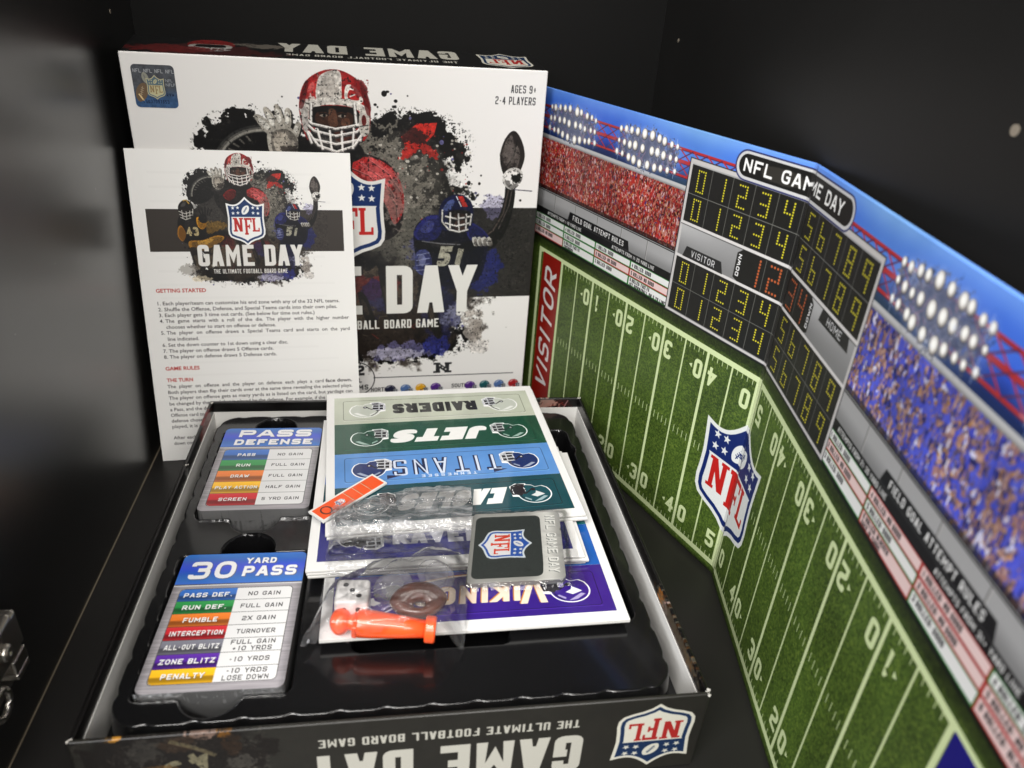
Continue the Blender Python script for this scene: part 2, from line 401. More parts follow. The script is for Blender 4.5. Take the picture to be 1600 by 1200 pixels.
def spl(P, n=6):
    """closed smooth curve through points"""
    P = np.asarray(P, float); N = len(P); out = []
    for i in range(N):
        a, b, c, d = P[i-1], P[i], P[(i+1) % N], P[(i+2) % N]
        for k in range(n):
            t = k/n; out.append(.5*((2*b)+(c-a)*t+(2*a-5*b+4*c-d)*t*t+(3*b-a-3*c+d)*t**3))
    return np.array(out)
def soft(cv, pts, col, lo=None, hi=None):
    """rounded shape with a darker lower side and a lighter rim"""
    P = spl(pts); c = P.mean(0)
    cv.fill([P], col)
    if lo is not None: cv.fill([c+(P-c)*.86+(1.0, -1.2)], lo, alpha=.75)
    if hi is not None: cv.fill([c+(P-c)*.45+(-1.2, 1.6)], hi, alpha=.6)
def art(cv, band=None):
    """ink-splash picture with three helmeted players, lid millimetres"""
    K = (.055, .052, .05)
    if band:
        x0, x1, z0, z1 = band
        cv.rect(x0, z0, x1, z1, (.165, .155, .145))
    patch(cv, -4, 146, 90, 90, K, rough=.55, cell=14, seed=3, hard=.04, dots=.76)
    patch(cv, -70, 212, 28, 26, K, rough=1.1, cell=7, seed=8, hard=.05, dots=.64)
    patch(cv, 42, 220, 38, 22, K, rough=1.1, cell=7, seed=9, hard=.05, dots=.64)
    patch(cv, 28, 68, 58, 16, K, rough=1.1, cell=7, seed=12, hard=.05, dots=.66)
    patch(cv, -46, 66, 46, 14, K, rough=1.1, cell=7, seed=13, hard=.05, dots=.66)
    # smoky greys
    patch(cv, 28, 180, 36, 44, (.20, .19, .175), .8, 1.1, 26, 21, .4, .7)
    patch(cv, 45, 205, 26, 20, (.26, .25, .23), .5, 1.6, 12, 22, .5, .5)
    patch(cv, -50, 175, 34, 30, (.22, .21, .20), .8, 1.2, 16, 23, .0, .6)
    patch(cv, 34, 158, 22, 26, (.36, .35, .32), .6, 1.5, 12, 24, .0, .3)
    patch(cv, 44, 152, 15, 26, (.42, .41, .37), .5, 1.6, 7, 25, .0, .2)
    patch(cv, 26, 203, 36, 20, (.50, .48, .44), .7, 2.4, 4, 26, -.5, .1)
    patch(cv, 0, 90, 80, 36, (.16, .13, .11), .9, 1.6, 12, 27, .0, .4)
    patch(cv, -20, 100, 60, 20, (.35, .30, .24), .6, 2.0, 6, 28, .2, .2)
    # fine splashes
    r = rng(5)
    for i in range(230):
        a = r.rand()*6.283; q = 1.0+abs(r.randn())*.09; x = -4+99*q*math.cos(a); z = 146+97*q*math.sin(a)
        if z < 45 or z > 255: continue
        s = .3+abs(r.randn())*.7; cv.ell(x, z, s, s*(.6+.6*r.rand()), K if r.rand() < .85 else (.35, .34, .5), n=9)
    for i in range(170):
        x = 12+r.rand()*75; z = 165+r.rand()*62; s = .2+abs(r.randn())*.55
        cv.ell(x, z, s, s*.8, (.72, .70, .66) if r.rand() < .8 else (.6, .15, .13), n=8, alpha=.85)
    for i in range(70):
        x = -60+r.rand()*130; z = 70+r.rand()*60; a = r.rand()*3.1; L = 2+r.rand()*9
        cv.line([(x, z), (x+L*math.cos(a), z+L*math.sin(a))], .5, (.45, .40, .34) if r.rand() < .6 else (.6, .2, .17), alpha=.6)
    # football behind the glove
    soft(cv, [(-96, 196), (-92, 218), (-78, 232), (-62, 234), (-52, 226), (-50, 206), (-62, 190), (-82, 184)], (.055, .055, .055), (.035, .035, .035))
    t = np.linspace(1.45, 3.2, 30)
    for q, wd, c in ((0, 5.0, (.16, .16, .155)), (-.6, 3.0, (.30, .295, .28)), (-1.0, 1.4, (.50, .49, .46))): cv.line(np.column_stack([-56+(33+q)*np.cos(t), 198+(31+q)*np.sin(t)]), wd, c)
    for k in range(6): a_ = 1.9+.17*k; cv.line([(-56+26*math.cos(a_), 198+24*math.sin(a_)), (-56+30*math.cos(a_+.05), 198+28*math.sin(a_+.05))], 1.3, (.34, .33, .31))
    # sleeve, wrist and open glove
    soft(cv, [(-52, 206), (-40, 212), (-30, 206), (-18, 196), (-14, 176), (-34, 170), (-50, 184)], (.085, .082, .08), (.05, .05, .05), (.20, .19, .18))
    GL_, GD_ = (.62, .60, .56), (.30, .28, .26)
    for pts in ([(-61, 236.5), (-57, 237.5), (-49, 230), (-50, 225), (-55, 227)], [(-55, 241), (-51.5, 242), (-46, 232), (-48, 227), (-51, 230)], [(-48, 243), (-44.5, 243.5), (-42, 233), (-45.5, 229)], [(-41, 241.5), (-37.5, 241), (-38, 231), (-42, 229)], [(-34.5, 233.5), (-31.5, 231.5), (-35, 222), (-39, 222)]):
        cv.fill([spl(np.array(pts)+(.8, -.9))], (.07, .065, .06)); cv.fill([spl(pts)], GL_); c_ = np.mean(pts, 0); cv.fill([c_+(spl(pts)-c_)*.55+(-.5, .5)], (.84, .83, .80), alpha=.8)
    soft(cv, [(-53, 228), (-44, 232), (-37, 229), (-34, 221), (-37, 211), (-46, 208), (-53, 214)], GL_, GD_, (.55, .51, .46))
    patch(cv, -44, 219, 6, 7, (.66, .63, .58), .8, 1.5, 3, 33); patch(cv, -41, 215, 5, 4, (.16, .14, .13), .8, 1.6, 2, 34)
    soft(cv, [(-54, 212), (-46, 206), (-35, 209), (-33, 204), (-45, 200), (-55, 205)], (.12, .11, .11), None, (.3, .29, .28))
    patch(cv, 12, 116, 20, 9, (.40, .09, .09), .6, 1.8, 6, 46); patch(cv, -36, 118, 12, 12, (.36, .08, .08), .5, 1.8, 5, 47)
    # red flag
    cv.fill([[(35, 226), (46, 235), (60, 236), (58, 228), (48, 218), (38, 219)]], (.68, .15, .12)); patch(cv, 44, 226, 8, 6, (.12, .08, .08), .8, 1.5, 3, 48)
    patch(cv, 42, 217, 8, 4, (.66, .14, .12), .9, 1.6, 3, 49, .7); patch(cv, 55, 216, 7, 3, (.66, .14, .12), .8, 1.6, 3, 50, -.7)
    # middle player: shoulders, then the helmet three-quarter front
    soft(cv, [(-44, 196), (-30, 212), (-12, 214), (10, 214), (28, 206), (36, 188), (34, 160), (16, 150), (-20, 150), (-42, 172)], (.11, .10, .10), (.07, .065, .065))
    soft(cv, [(4, 211), (22, 209), (34, 196), (37, 176), (30, 164), (24, 178), (14, 192), (2, 198)], (.60, .13, .13), (.40, .08, .08), (.80, .30, .30))
    soft(cv, [(-38, 198), (-28, 208), (-18, 208), (-18, 198), (-28, 190)], (.42, .09, .09), (.24, .06, .06))
    soft(cv, [(8, 194), (18, 190), (22, 178), (14, 172), (6, 182)], (.045, .04, .04), None, (.22, .2, .19))
    for (a_, b_, c_, d_) in ((6, 208, 30, 184), (12, 210, 34, 188), (0, 204, 20, 190), (26, 186, 32, 166)): cv.line([(a_, b_), ((a_+c_)/2+2, (b_+d_)/2+2), (c_, d_)], .8, (.22, .05, .05)); cv.line([(a_+1, b_), ((a_+c_)/2+3, (b_+d_)/2+2), (c_+1, d_)], .4, (.9, .6, .58), alpha=.7)
    patch(cv, 20, 200, 14, 8, (.85, .42, .42), .55, 1.8, 3, 45, -.6); patch(cv, 30, 180, 8, 16, (.50, .46, .43), .6, 2.0, 3, 46)
    hx, hz = -9, 242
    soft(cv, [(hx-14, hz-20), (hx+12, hz-20), (hx+18, hz-30), (hx, hz-36), (hx-18, hz-30)], (.06, .055, .055))
    shell = [(hx-21, hz-14), (hx-23, hz+2), (hx-19, hz+16), (hx-8, hz+24), (hx+5, hz+25), (hx+17, hz+18), (hx+23, hz+4), (hx+22.5, hz-12), (hx+17, hz-20), (hx+10, hz-8), (hx-10, hz-8), (hx-17, hz-20)]
    cv.fill([spl(shell)], (.56, .085, .09))
    soft(cv, [(hx-19, hz+6), (hx-15, hz+16), (hx-10, hz+19), (hx-9, hz+10)], (.66, .16, .16), None, (.78, .42, .40))
    cv.fill([spl([(hx-11, hz+5), (hx-10, hz+19), (hx-4, hz+24), (hx+4, hz+24.5), (hx+5, hz+15), (hx+3, hz+5)])], (.80, .78, .75))
    cv.fill([spl([(hx+7, hz+7), (hx+8, hz+16), (hx+14, hz+15), (hx+19, hz+7), (hx+14, hz+4)])], (.82, .80, .77)); cv.fill([spl([(hx+9, hz+8), (hx+10, hz+13), (hx+14, hz+12), (hx+16, hz+7)])], (.62, .12, .12)); cv.line([(hx+10, hz+9), (hx+15, hz+11)], .9, (.85, .84, .82))
    patch(cv, hx-4, hz+13, 7, 9, (.58, .55, .52), .55, 1.8, 2.5, 55); patch(cv, hx+17, hz+15, 5, 6, (.40, .05, .06), .8, 1.2, 3, 54); patch(cv, hx-16, hz+2, 6, 7, (.76, .74, .71), .9, 1.5, 2.5, 56)
    cv.fill([spl([(hx-22, hz+3), (hx-12, hz+7), (hx, hz+8), (hx+13, hz+6), (hx+22, hz+2), (hx+21, hz-3), (hx+12, hz+2), (hx, hz+3.5), (hx-12, hz+2), (hx-21, hz-3)])], (.78, .76, .73))
    cv.fill([spl([(hx-15, hz+1), (hx, hz+3), (hx+14, hz+1), (hx+16, hz-6), (hx+12, hz-12), (hx-12, hz-12), (hx-16, hz-6)])], (.055, .045, .04))
    cv.fill([spl([(hx-12, hz-2), (hx, hz), (hx+11, hz-2), (hx+11, hz-9), (hx+4, hz-13), (hx-5, hz-13), (hx-12, hz-9)])], (.21, .125, .09))
    cv.fill([spl([(hx-4, hz+0), (hx, hz+.5), (hx+1.5, hz-6), (hx+1, hz-10), (hx-4, hz-10)])], (.36, .23, .17), alpha=.8); cv.fill([spl([(hx+4, hz-6), (hx+9, hz-5), (hx+9, hz-10), (hx+5, hz-11)])], (.40, .25, .18), alpha=.6)
    for e in (-7.5, 4.5): cv.line([(hx+e-3.4, hz-.9), (hx+e, hz-.2), (hx+e+3.4, hz-1.1)], 1.5, (.04, .03, .03)); cv.fill([spl([(hx+e-2.6, hz-3.6), (hx+e, hz-2.6), (hx+e+2.6, hz-3.4), (hx+e, hz-4.6)])], (.52, .48, .44)); cv.ell(hx+e+.5, hz-3.5, 1.0, 1.0, (.03, .03, .03)); cv.line([(hx+e-3, hz-2.5), (hx+e, hz-2.1), (hx+e+3, hz-2.6)], .7, (.03, .02, .02))
    cv.fill([spl([(hx-15, hz-13), (hx+15, hz-13), (hx+13, hz-25), (hx, hz-28), (hx-14, hz-25)])], (.075, .07, .07)); patch(cv, hx+5, hz-17, 7, 5, (.30, .14, .10), .8, 1.4, 3, 57); patch(cv, hx-5, hz-21, 8, 3, (.32, .31, .30), .7, 1.8, 2, 58)
    W_ = (.74, .72, .70); G_ = (.20, .19, .19)
    for off, col, k in ((.9, G_, 1.0), (0, W_, .72), (-.35, (.92, .91, .89), .28)):
        bars = [[(-22, -3), (-15, -9), (0, -12), (15, -9), (22, -2)], [(-21, -7), (-14, -13.5), (0, -16.5), (14, -13.5), (21, -7)], [(-18, -14), (-12, -23), (0, -27), (12, -23), (18, -14)], [(-15, -19), (0, -22), (14, -19)],
                [(-20, -10), (-16, -22)], [(-12, -12), (-9, -26)], [(-4, -13), (-3, -27)], [(4, -13), (4, -27)], [(12, -11), (11, -25)], [(19, -9), (16, -20)], [(13, 5), (14, -10)], [(-15, 4), (-16, -9)], [(19, 3), (21, -8)], [(-20, 2), (-21, -8)]]
        for bl in bars: cv.line([(hx+p_, hz+q_-off) for p_, q_ in bl], 2.3*k, col)
    cv.fill([spl([(hx+17, hz+1), (hx+22.5, hz+1), (hx+22, hz-14), (hx+17, hz-16), (hx+15.5, hz-8)])], (.68, .66, .63)); cv.ell(hx+19, hz-6, 1.6, 3.6, (.34, .08, .08)); cv.line([(hx+16, hz-10), (hx+22, hz-9)], .7, (.2, .2, .2))
    cv.fill([spl([(hx-22, hz+1), (hx-18, hz+0), (hx-18, hz-13), (hx-21, hz-13)])], (.66, .64, .62))
    cv.fill([spl([(hx-23, hz+2), (hx-19, hz+16), (hx-16, hz+17), (hx-20, hz+2)])], (.28, .04, .05), alpha=.7); cv.fill([spl([(hx+20, hz+16), (hx+24, hz+2), (hx+21, hz-2), (hx+17, hz+17)])], (.30, .04, .05), alpha=.7)
    # blue player, right, arm raised with the ball
    patch(cv, 103, 178, 10, 9, (.50, .48, .66), .45, 1.2, 5, 70)
    patch(cv, 98, 128, 14, 18, (.10, .12, .34), .85, 1.2, 6, 73); patch(cv, 50, 146, 10, 14, (.26, .27, .45), .7, 1.6, 4, 75)
    soft(cv, [(88, 152), (100, 158), (107, 168), (111, 182), (112, 196), (118, 196), (119, 182), (116, 164), (109, 150), (98, 141), (84, 140)], (.085, .08, .08), (.05, .048, .05))
    cv.line([(92, 150), (104, 159), (111, 172), (114, 190)], 1.2, (.30, .26, .24), alpha=.8); cv.line([(108, 160), (115, 178), (117, 192)], .8, (.42, .38, .36), alpha=.6)
    cv.fill([spl([(106, 214), (109, 226), (115, 232), (121, 226), (124.5, 214), (121, 202), (115, 196), (109, 202)])], (.13, .11, .105))
    cv.fill([spl([(108, 215), (110, 225), (114, 229), (116, 218), (113, 205)])], (.27, .24, .23), alpha=.9); cv.fill([spl([(118, 222), (121, 215), (119, 205), (117, 212)])], (.40, .37, .35), alpha=.7); cv.line([(111, 206), (117, 216), (118, 226)], .7, (.05, .05, .05)); patch(cv, 113, 218, 5, 8, (.45, .42, .40), .5, 2.0, 2.5, 61)
    soft(cv, [(109, 200), (113, 205), (119, 206), (124, 202), (122, 195), (116, 190), (110, 194)], (.74, .73, .71), (.36, .35, .34)); patch(cv, 117, 199, 6, 5, (.93, .92, .90), .9, 1.8, 2, 63); patch(cv, 119, 199, 4, 3, (.05, .05, .05), 1, 1.8, 2, 64)
    cv.line([(118, 190), (132, 189)], .7, (.3, .3, .36)); cv.ell(123.5, 182, .9, .9, (.1, .1, .1))
    soft(cv, [(44, 158), (54, 170), (68, 170), (84, 166), (98, 156), (100, 140), (92, 118), (60, 112), (48, 130)], (.05, .055, .12), (.035, .038, .07))
    soft(cv, [(44, 158), (54, 170), (66, 168), (62, 154), (50, 150)], (.13, .14, .38), (.07, .08, .22), (.26, .28, .52))
    soft(cv, [(84, 166), (96, 160), (102, 150), (92, 148), (84, 156)], (.12, .13, .36), (.07, .08, .2))
    soft(cv, [(46, 152), (58, 150), (76, 149), (92, 152), (92, 145), (76, 141), (56, 142), (46, 146)], (.045, .045, .055), None, (.15, .14, .14)); cv.line([(50, 151), (64, 149), (80, 148)], .8, (.55, .55, .56), alpha=.7)
    for k in range(4): soft(cv, [(88+k*3.6, 153-k*.3), (91+k*3.6, 154), (93+k*3.6, 149), (90+k*3.6, 147)], (.70, .69, .66), (.35, .33, .31))
    soft(cv, [(46, 142), (54, 144), (58, 134), (54, 124), (46, 128)], (.22, .24, .42), (.12, .13, .28), (.5, .52, .66))
    for k in range(4): cv.line([(46, 140-k*4), (56, 142-k*4.4)], .7, (.6, .62, .72), alpha=.7)
    cv.btext('51', 61, 131, 16, 9.5, 4.4, (.56, .55, .49), gap=3.4, shear=.22)
    bx, bz2 = 76, 172
    cv.fill([spl([(bx-13, bz2-8), (bx-13, bz2+5), (bx-6, bz2+13), (bx+4, bz2+13.5), (bx+11, bz2+7), (bx+12, bz2-5), (bx+8, bz2-12), (bx-8, bz2-13)])], (.06, .075, .20))
    cv.fill([spl([(bx-11, bz2+2), (bx-7, bz2+9), (bx-2, bz2+10), (bx-5, bz2+3)])], (.30, .35, .55), alpha=.8); cv.fill([[(bx+0, bz2+13), (bx+4, bz2+13), (bx+8, bz2+5), (bx+4, bz2+5)]], (.62, .14, .12)); cv.line([(bx-1, bz2+13), (bx+3, bz2+5)], .7, (.8, .8, .8))
    cv.fill([spl([(bx-5, bz2+2), (bx+8, bz2+2), (bx+11, bz2-4), (bx+7, bz2-12), (bx-3, bz2-12), (bx-7, bz2-5)])], (.05, .045, .045)); cv.ell(bx+3, bz2-9, 5, 4.5, (.20, .14, .12)); cv.ell(bx+3, bz2-2, 5, 2, (.16, .11, .09))
    for off, col, k in ((.6, (.15, .15, .16), 1.0), (0, (.74, .73, .71), .7)):
        for bl in ([(-9, -2), (0, -4), (11, -2)], [(-9, -7), (0, -9.5), (10, -7)], [(-6, -12), (2, -14), (9, -12)], [(-5, 1), (-5, -13)], [(1, 0), (2, -14)], [(7, 0), (7, -13)], [(-11, 3), (-11, -6), (-6, -12)], [(11, 0), (10, -9)]): cv.line([(bx+p_, bz2+q_-off) for p_, q_ in bl], 1.7*k, col)
    patch(cv, 66, 96, 16, 18, (.08, .09, .26), .6, 1.7, 8, 78); patch(cv, 38, 60, 26, 8, (.45, .44, .66), .6, 1.6, 5, 79); patch(cv, 62, 64, 11, 8, (.13, .15, .45), .75, 1.5, 4, 80)
    patch(cv, 30, 58, 20, 5, (.80, .79, .84), .6, 1.4, 4, 81); patch(cv, 16, 108, 9, 14, (.10, .11, .32), .6, 1.6, 5, 82)
    for (a_, b_, c_, d_) in ((-10, 128, -22, 84), (18, 124, 26, 84), (2, 110, 8, 86), (52, 108, 60, 74)): soft(cv, [(a_, b_), (a_+6, b_-2), (c_+7, d_), (c_, d_)], (.09, .08, .075), None, (.26, .22, .18))
    # black and gold player, left
    patch(cv, -58, 146, 20, 9, (.55, .40, .13), .6, 2.1, 5, 91, .3); patch(cv, -108, 134, 8, 12, (.50, .34, .12), .8, 1.6, 4, 93)
    soft(cv, [(-114, 160), (-104, 166), (-88, 166), (-74, 158), (-70, 142), (-76, 122), (-104, 118), (-116, 134)], (.07, .066, .064), (.045, .042, .042), (.13, .12, .12))
    soft(cv, [(-84, 162), (-74, 160), (-69, 150), (-76, 142), (-84, 148)], (.72, .50, .10), (.45, .30, .07)); soft(cv, [(-116, 144), (-110, 148), (-104, 134), (-110, 122), (-117, 130)], (.58, .38, .10), (.34, .22, .07))
    cv.btext('43', -102, 131, 15, 8.5, 3.8, (.66, .60, .44), gap=2.6, shear=-.1)
    soft(cv, [(-100, 122), (-78, 124), (-54, 132), (-42, 128), (-56, 116), (-80, 106), (-98, 108)], (.60, .42, .13), (.34, .24, .09), (.78, .60, .25))
    soft(cv, [(-100, 110), (-84, 108), (-78, 84), (-80, 62), (-92, 60), (-96, 84)], (.15, .13, .11), (.07, .065, .06), (.36, .31, .25))
    patch(cv, -104, 74, 16, 9, (.55, .53, .50), .6, 2.0, 4, 97); patch(cv, -88, 58, 16, 5, (.82, .77, .66), .7, 1.6, 4, 98)
    cv.fill([spl([(-111, 168), (-112, 180), (-105, 189), (-96, 190), (-89, 184), (-87, 172), (-91, 163), (-105, 161)])], (.06, .056, .054)); cv.line([(-104, 189), (-98, 190), (-94, 184)], 2.0, (.60, .48, .16)); cv.fill([spl([(-108, 180), (-104, 186), (-99, 186), (-102, 180)])], (.30, .29, .28), alpha=.8)
    cv.fill([spl([(-110, 174), (-94, 175), (-91, 168), (-95, 161), (-106, 160)])], (.10, .08, .07))
    for off, col, k in ((.6, (.12, .12, .12), 1.0), (0, (.74, .73, .70), .7)):
        for bl in ([(-112, 172), (-103, 168), (-90, 171)], [(-111, 167), (-103, 163), (-91, 166)], [(-110, 162), (-102, 158), (-93, 161)], [(-107, 174), (-106, 160)], [(-100, 172), (-100, 159)], [(-94, 173), (-95, 160)], [(-89, 176), (-90, 165)]): cv.line([(p_, q_-off) for p_, q_ in bl], 1.7*k, col)
    for i in range(5): cv.line([(-76+3*i, 165), (-80+5.5*i, 180-abs(i-2)*2)], 2.4, (.07, .065, .065))
    patch(cv, -74, 160, 7, 8, (.07, .065, .065), 1, .5, 4, 99)
    patch(cv, 92, 78, 8, 16, (.62, .59, .56), .8, 1.6, 5, 100, .1); patch(cv, 97, 62, 9, 6, (.8, .78, .76), .8, 1.4, 4, 101)

def grunge(cv, x0, x1, z0, z1, amt=.22, seed=7):
    """dry-brush break-up of the painted picture"""
    a, b = cv.tp([(x0, z1), (x1, z0)])
    X0, Y0, X1, Y1 = max(0, int(a[0])), max(0, int(a[1])), min(cv.W, int(b[0])), min(cv.H, int(b[1]))
    h, w = Y1-Y0, X1-X0; v = cv.a[Y0:Y1, X0:X1]
    n = fbm(h, w, 9, seed, 4, .8)-.5; st = fbm(h, w, (5, 40), seed+3, 3)-.5; big = fbm(h, w, 60, seed+9, 3)-.5
    lumi = v.mean(-1, keepdims=True); sat = v.max(-1, keepdims=True)-v.min(-1, keepdims=True)
    paper = sm(.83, .86, lumi)*(sat < .07)
    k = (1+(n*amt*3.2+st*amt*1.2+big*amt)[..., None]*(1-paper))
    v *= np.clip(k, .25, 1.9)
    m = (sm(.60, .68, fbm(h, w, 5, seed+21, 3, .7))*sm(.45, .6, fbm(h, w, 40, seed+22, 2)))[..., None]*(1-paper)
    v += (np.array((.50, .47, .43))-v)*m*.22
    m = sm(.65, .71, fbm(h, w, 6, seed+31, 3, .7))[..., None]*(1-paper)*.75
    v += (np.array((.05, .045, .045))-v)*m
WH = (.885, .88, .865)
def tex_lid():
    cv = Cv(-137, 137, 0, 274, 4.6, WH)
    cv.rect(-137, 105.2, 137, 176.3, (.145, .138, .132))
    art(cv); grunge(cv, -117, 134, 45, 268)
    shield(cv, -4, 171, 50, 64, navy=(.07, .17, .36), red=(.70, .13, .12), edge=(.86, .85, .83), white=(.86, .85, .83))
    cv.btext('GAME DAY', -94, 93, 39, 18.2, 7.4, (.86, .855, .83), gap=3.6, rnd=.10, width=186)
    cv.btext('THE ULTIMATE FOOTBALL BOARD GAME', 64, 80.5, 7.4, 3.1, 1.15, (.86, .855, .83), gap=.8, rnd=.1, align='R', width=134)
    # holographic sticker is a part of its own; small print
    cv.btext('AGES 9+', 129.4, 257.3, 5.2, 2.1, .62, (.16, .16, .17), gap=.75, rnd=.2, align='R')
    cv.btext('2-4 PLAYERS', 129.4, 249.6, 5.2, 2.1, .62, (.16, .16, .17), gap=.75, rnd=.2, align='R')
    # lower information row
    INK = (.16, .16, .17)
    for s in (-1, 1): cv.line([(s*12, 37.3), (s*128, 35.8)], .7, INK)
    cv.ring(-2, 37, 15, 15, .8, INK)
    cv.btext('32', -2, 40, 9, 6, 2.2, INK, align='C'); cv.btext('NFL', -2, 33.5, 4, 2.6, .9, INK, align='C'); cv.btext('TEAMS', -2, 26.8, 4.6, 3, .9, INK, align='C')
    for s, c in ((1, 'N'), (-1, 'A')):
        cv.btext(c, s*68, 39, 9.4, 11, 3.4, INK, align='C'); cv.rect(s*68-7.5, 39, s*68-1.8, 40.8, INK); cv.rect(s*68-7.5, 46.6, s*68-1.8, 48.4, INK); cv.rect(s*68+1.8, 39, s*68+7.5, 40.8, INK); cv.rect(s*68+1.8, 46.6, s*68+7.5, 48.4, INK)
        for q in range(3): star(cv, s*68-2.2+q*2.4, 45.6-q*1.7, 1.0, WH)
    cols = [(.12, .13, .22), (.30, .42, .62), (.85, .62, .12), (.30, .14, .48), (.62, .12, .14), (.15, .17, .40), (.10, .32, .34), (.38, .40, .44)]
    for row, (zz, lab) in enumerate(((25.5, ('NORTH', 'SOUTH')), (11.5, ('EAST', 'WEST')))):
        for s in (-1, 1):
            for k, xs in enumerate((10, 76)):
                cv.btext(lab[k], s*137-s*137+(xs if s > 0 else -xs-58), zz-1, 3.6, 2.2, .6, INK, gap=.5)
                for i in range(4):
                    x = (xs+16+12.4*i) if s > 0 else (-xs-42+12.4*i)
                    helmet(cv, x, zz, 8.4, cols[(i*3+k*2+row+(s > 0)*1) % 8] if not (s > 0 and row == 0 and k == 0) else cols[i], outline=None)
    return cv.image('lid_front_print')
def tex_holo():
    cv = Cv(0, 25, 0, 25.4, 16, (.30, .31, .33))
    X, Z = cv.grid((0, 0, cv.W, cv.H))
    t = sm(14, 4, Z)[..., None]
    cv.a += (np.array((.22, .34, .50))-cv.a)*t*.9
    n = fbm(cv.H, cv.W, 30, 5, 4)[..., None]; cv.a *= .8+.4*n
    for i, c in enumerate(('NFL', 'NFL', 'NFL', 'NFL')): cv.btext(c, 1+6.3*i, 20.6, 2.2, 1.4, .35, (.62, .63, .64), gap=.3)
    cv.text('NFL', 19, 15.5, 1.8, (.6, .62, .64)); cv.text('NFLP', 19, 13, 1.8, (.6, .62, .64))
    football(cv, 4.5, 9, 6, 3.4, 1.2, (.42, .35, .28), (.62, .55, .45)); football(cv, 7.6, 17.6, 3.4, 1.9, 1.8, (.55, .55, .50), (.4, .4, .4))
    cv.line([(2.5, 8), (5, 4)], .8, (.85, .75, .55))
    shield(cv, 13, 12.2, 9.6, 13.2, navy=(.34, .42, .46), red=(.55, .47, .34), edge=(.70, .68, .55), white=(.72, .70, .56))
    cv.btext('RVW', 18.8, 7, 1.7, 1.0, .26, (.10, .12, .2), gap=.5); cv.btext('LG037097653', 4.6, 2.6, 2.1, .95, .26, (.10, .12, .2), gap=.46)
    return cv.image('hologram_print')
def tex_book():
    W, Hh = 142.8, 218.7
    cv = Cv(0, W, 0, Hh, 8.4, (.90, .897, .885))
    # ghost of the next page
    for i in range(22): cv.rect(12, 8+i*9.3, 12+110+8*math.sin(i*2.1), 9.6+i*9.3, (.86, .855, .84), alpha=.25)
    cv.rect(8.6, 152.2, 136.2, 180.5, (.20, .18, .165))
    cv.push(73.1, 152.2-105.2/2.53, 1/2.55, 1/2.51); art(cv); grunge(cv, -100, 134, 45, 268, .18); cv.pop()
    shield(cv, 71.7, 172.6, 22.4, 29.6, navy=(.09, .20, .38), red=(.70, .15, .13))
    cv.btext('GAME DAY', 38.4, 142.2, 14.6, 6.8, 2.7, (.86, .85, .83), gap=1.4, rnd=.10, width=69)
    cv.btext('THE ULTIMATE FOOTBALL BOARD GAME', 72.3, 137.1, 3.1, 1.25, .46, (.86, .85, .83), gap=.34, rnd=.1, align='C', width=49)
    RD = (.68, .16, .13); TX = (.20, .19, .19)
    def T(x, z, s, wd=None, col=TX, b=0, h=2.5): cv.text(s, x, z, h, col, width=wd, bold=b+.006)
    T(9.1, 124.4, 'GETTING STARTED', 32.3, RD, .014, 2.6)
    L = [(9.2, 115.6, '1. Each player/team can customize his end zone with any of the 32 NFL teams.', 122),
         (9.2, 111.4, '2. Shuffle the Offense, Defense, and Special Teams cards into their own piles.', 120.2),
         (9.2, 107.3, '3. Each player gets 3 time out cards. (See below for time out rules.)', 104.2),
         (9.2, 103.2, '4. The  game  starts  with  a  roll  of  the  die.  The  player  with  the  higher  number', 128.3),
         (13.0, 98.9, 'chooses whether to start on offense or defense.', 73.1),
         (9.2, 94.8, '5. The  player  on  offense  draws  a  Special  Teams  card  and  starts  on  the  yard', 128.4),
         (13.1, 90.3, 'line indicated.', 20.4), (9.2, 86.0, '6. Set the down counter to 1st down using a clear disc.', 84.4),
         (9.2, 81.7, '7. The player on offense draws 5 Offense cards.', 74.1), (9.2, 77.4, '8. The player on defense draws 5 Defense cards.', 76.0)]
    for x, z, s, wd in L: T(x, z, s, wd)
    T(9.2, 68.8, 'GAME RULES', 22.7, RD, .014, 2.6); T(9.2, 60.2, 'THE TURN', 17.4, RD, .014, 2.6)
    Pp = ['The  player  on  offense  and  the  player  on  defense  each  plays  a  card', 'Both players then flip their cards over at the same time revealing the selected plays.',
          'The player on offense gets as many yards as is listed on the card, but yardage can', 'be changed by the card that is played by the defense. For example, if the offense plays',
          'a Pass, and the defense plays a Run Defense, look at the column on the', 'Offense card to see what happens to the play that was called when the',
          'defense chose that card. If a Fumble or an Interception card is', 'played, it is placed on the pile and the ball changes hands.', '',
          'After each play, the ball marker is moved along the field and the', 'down counter is moved to the next down.']
    for i, s in enumerate(Pp):
        if not s: continue
        z = 55.6-4.35*i; wd = {0: 108, 1: 128.6, 2: 128.6, 3: 128.6}.get(i)
        T(9.1, z, s, wd if wd else len(s)*1.50)
    T(118.5, 55.6, 'face down.', 19.2, TX, .014)
    return cv.image('rules_print')
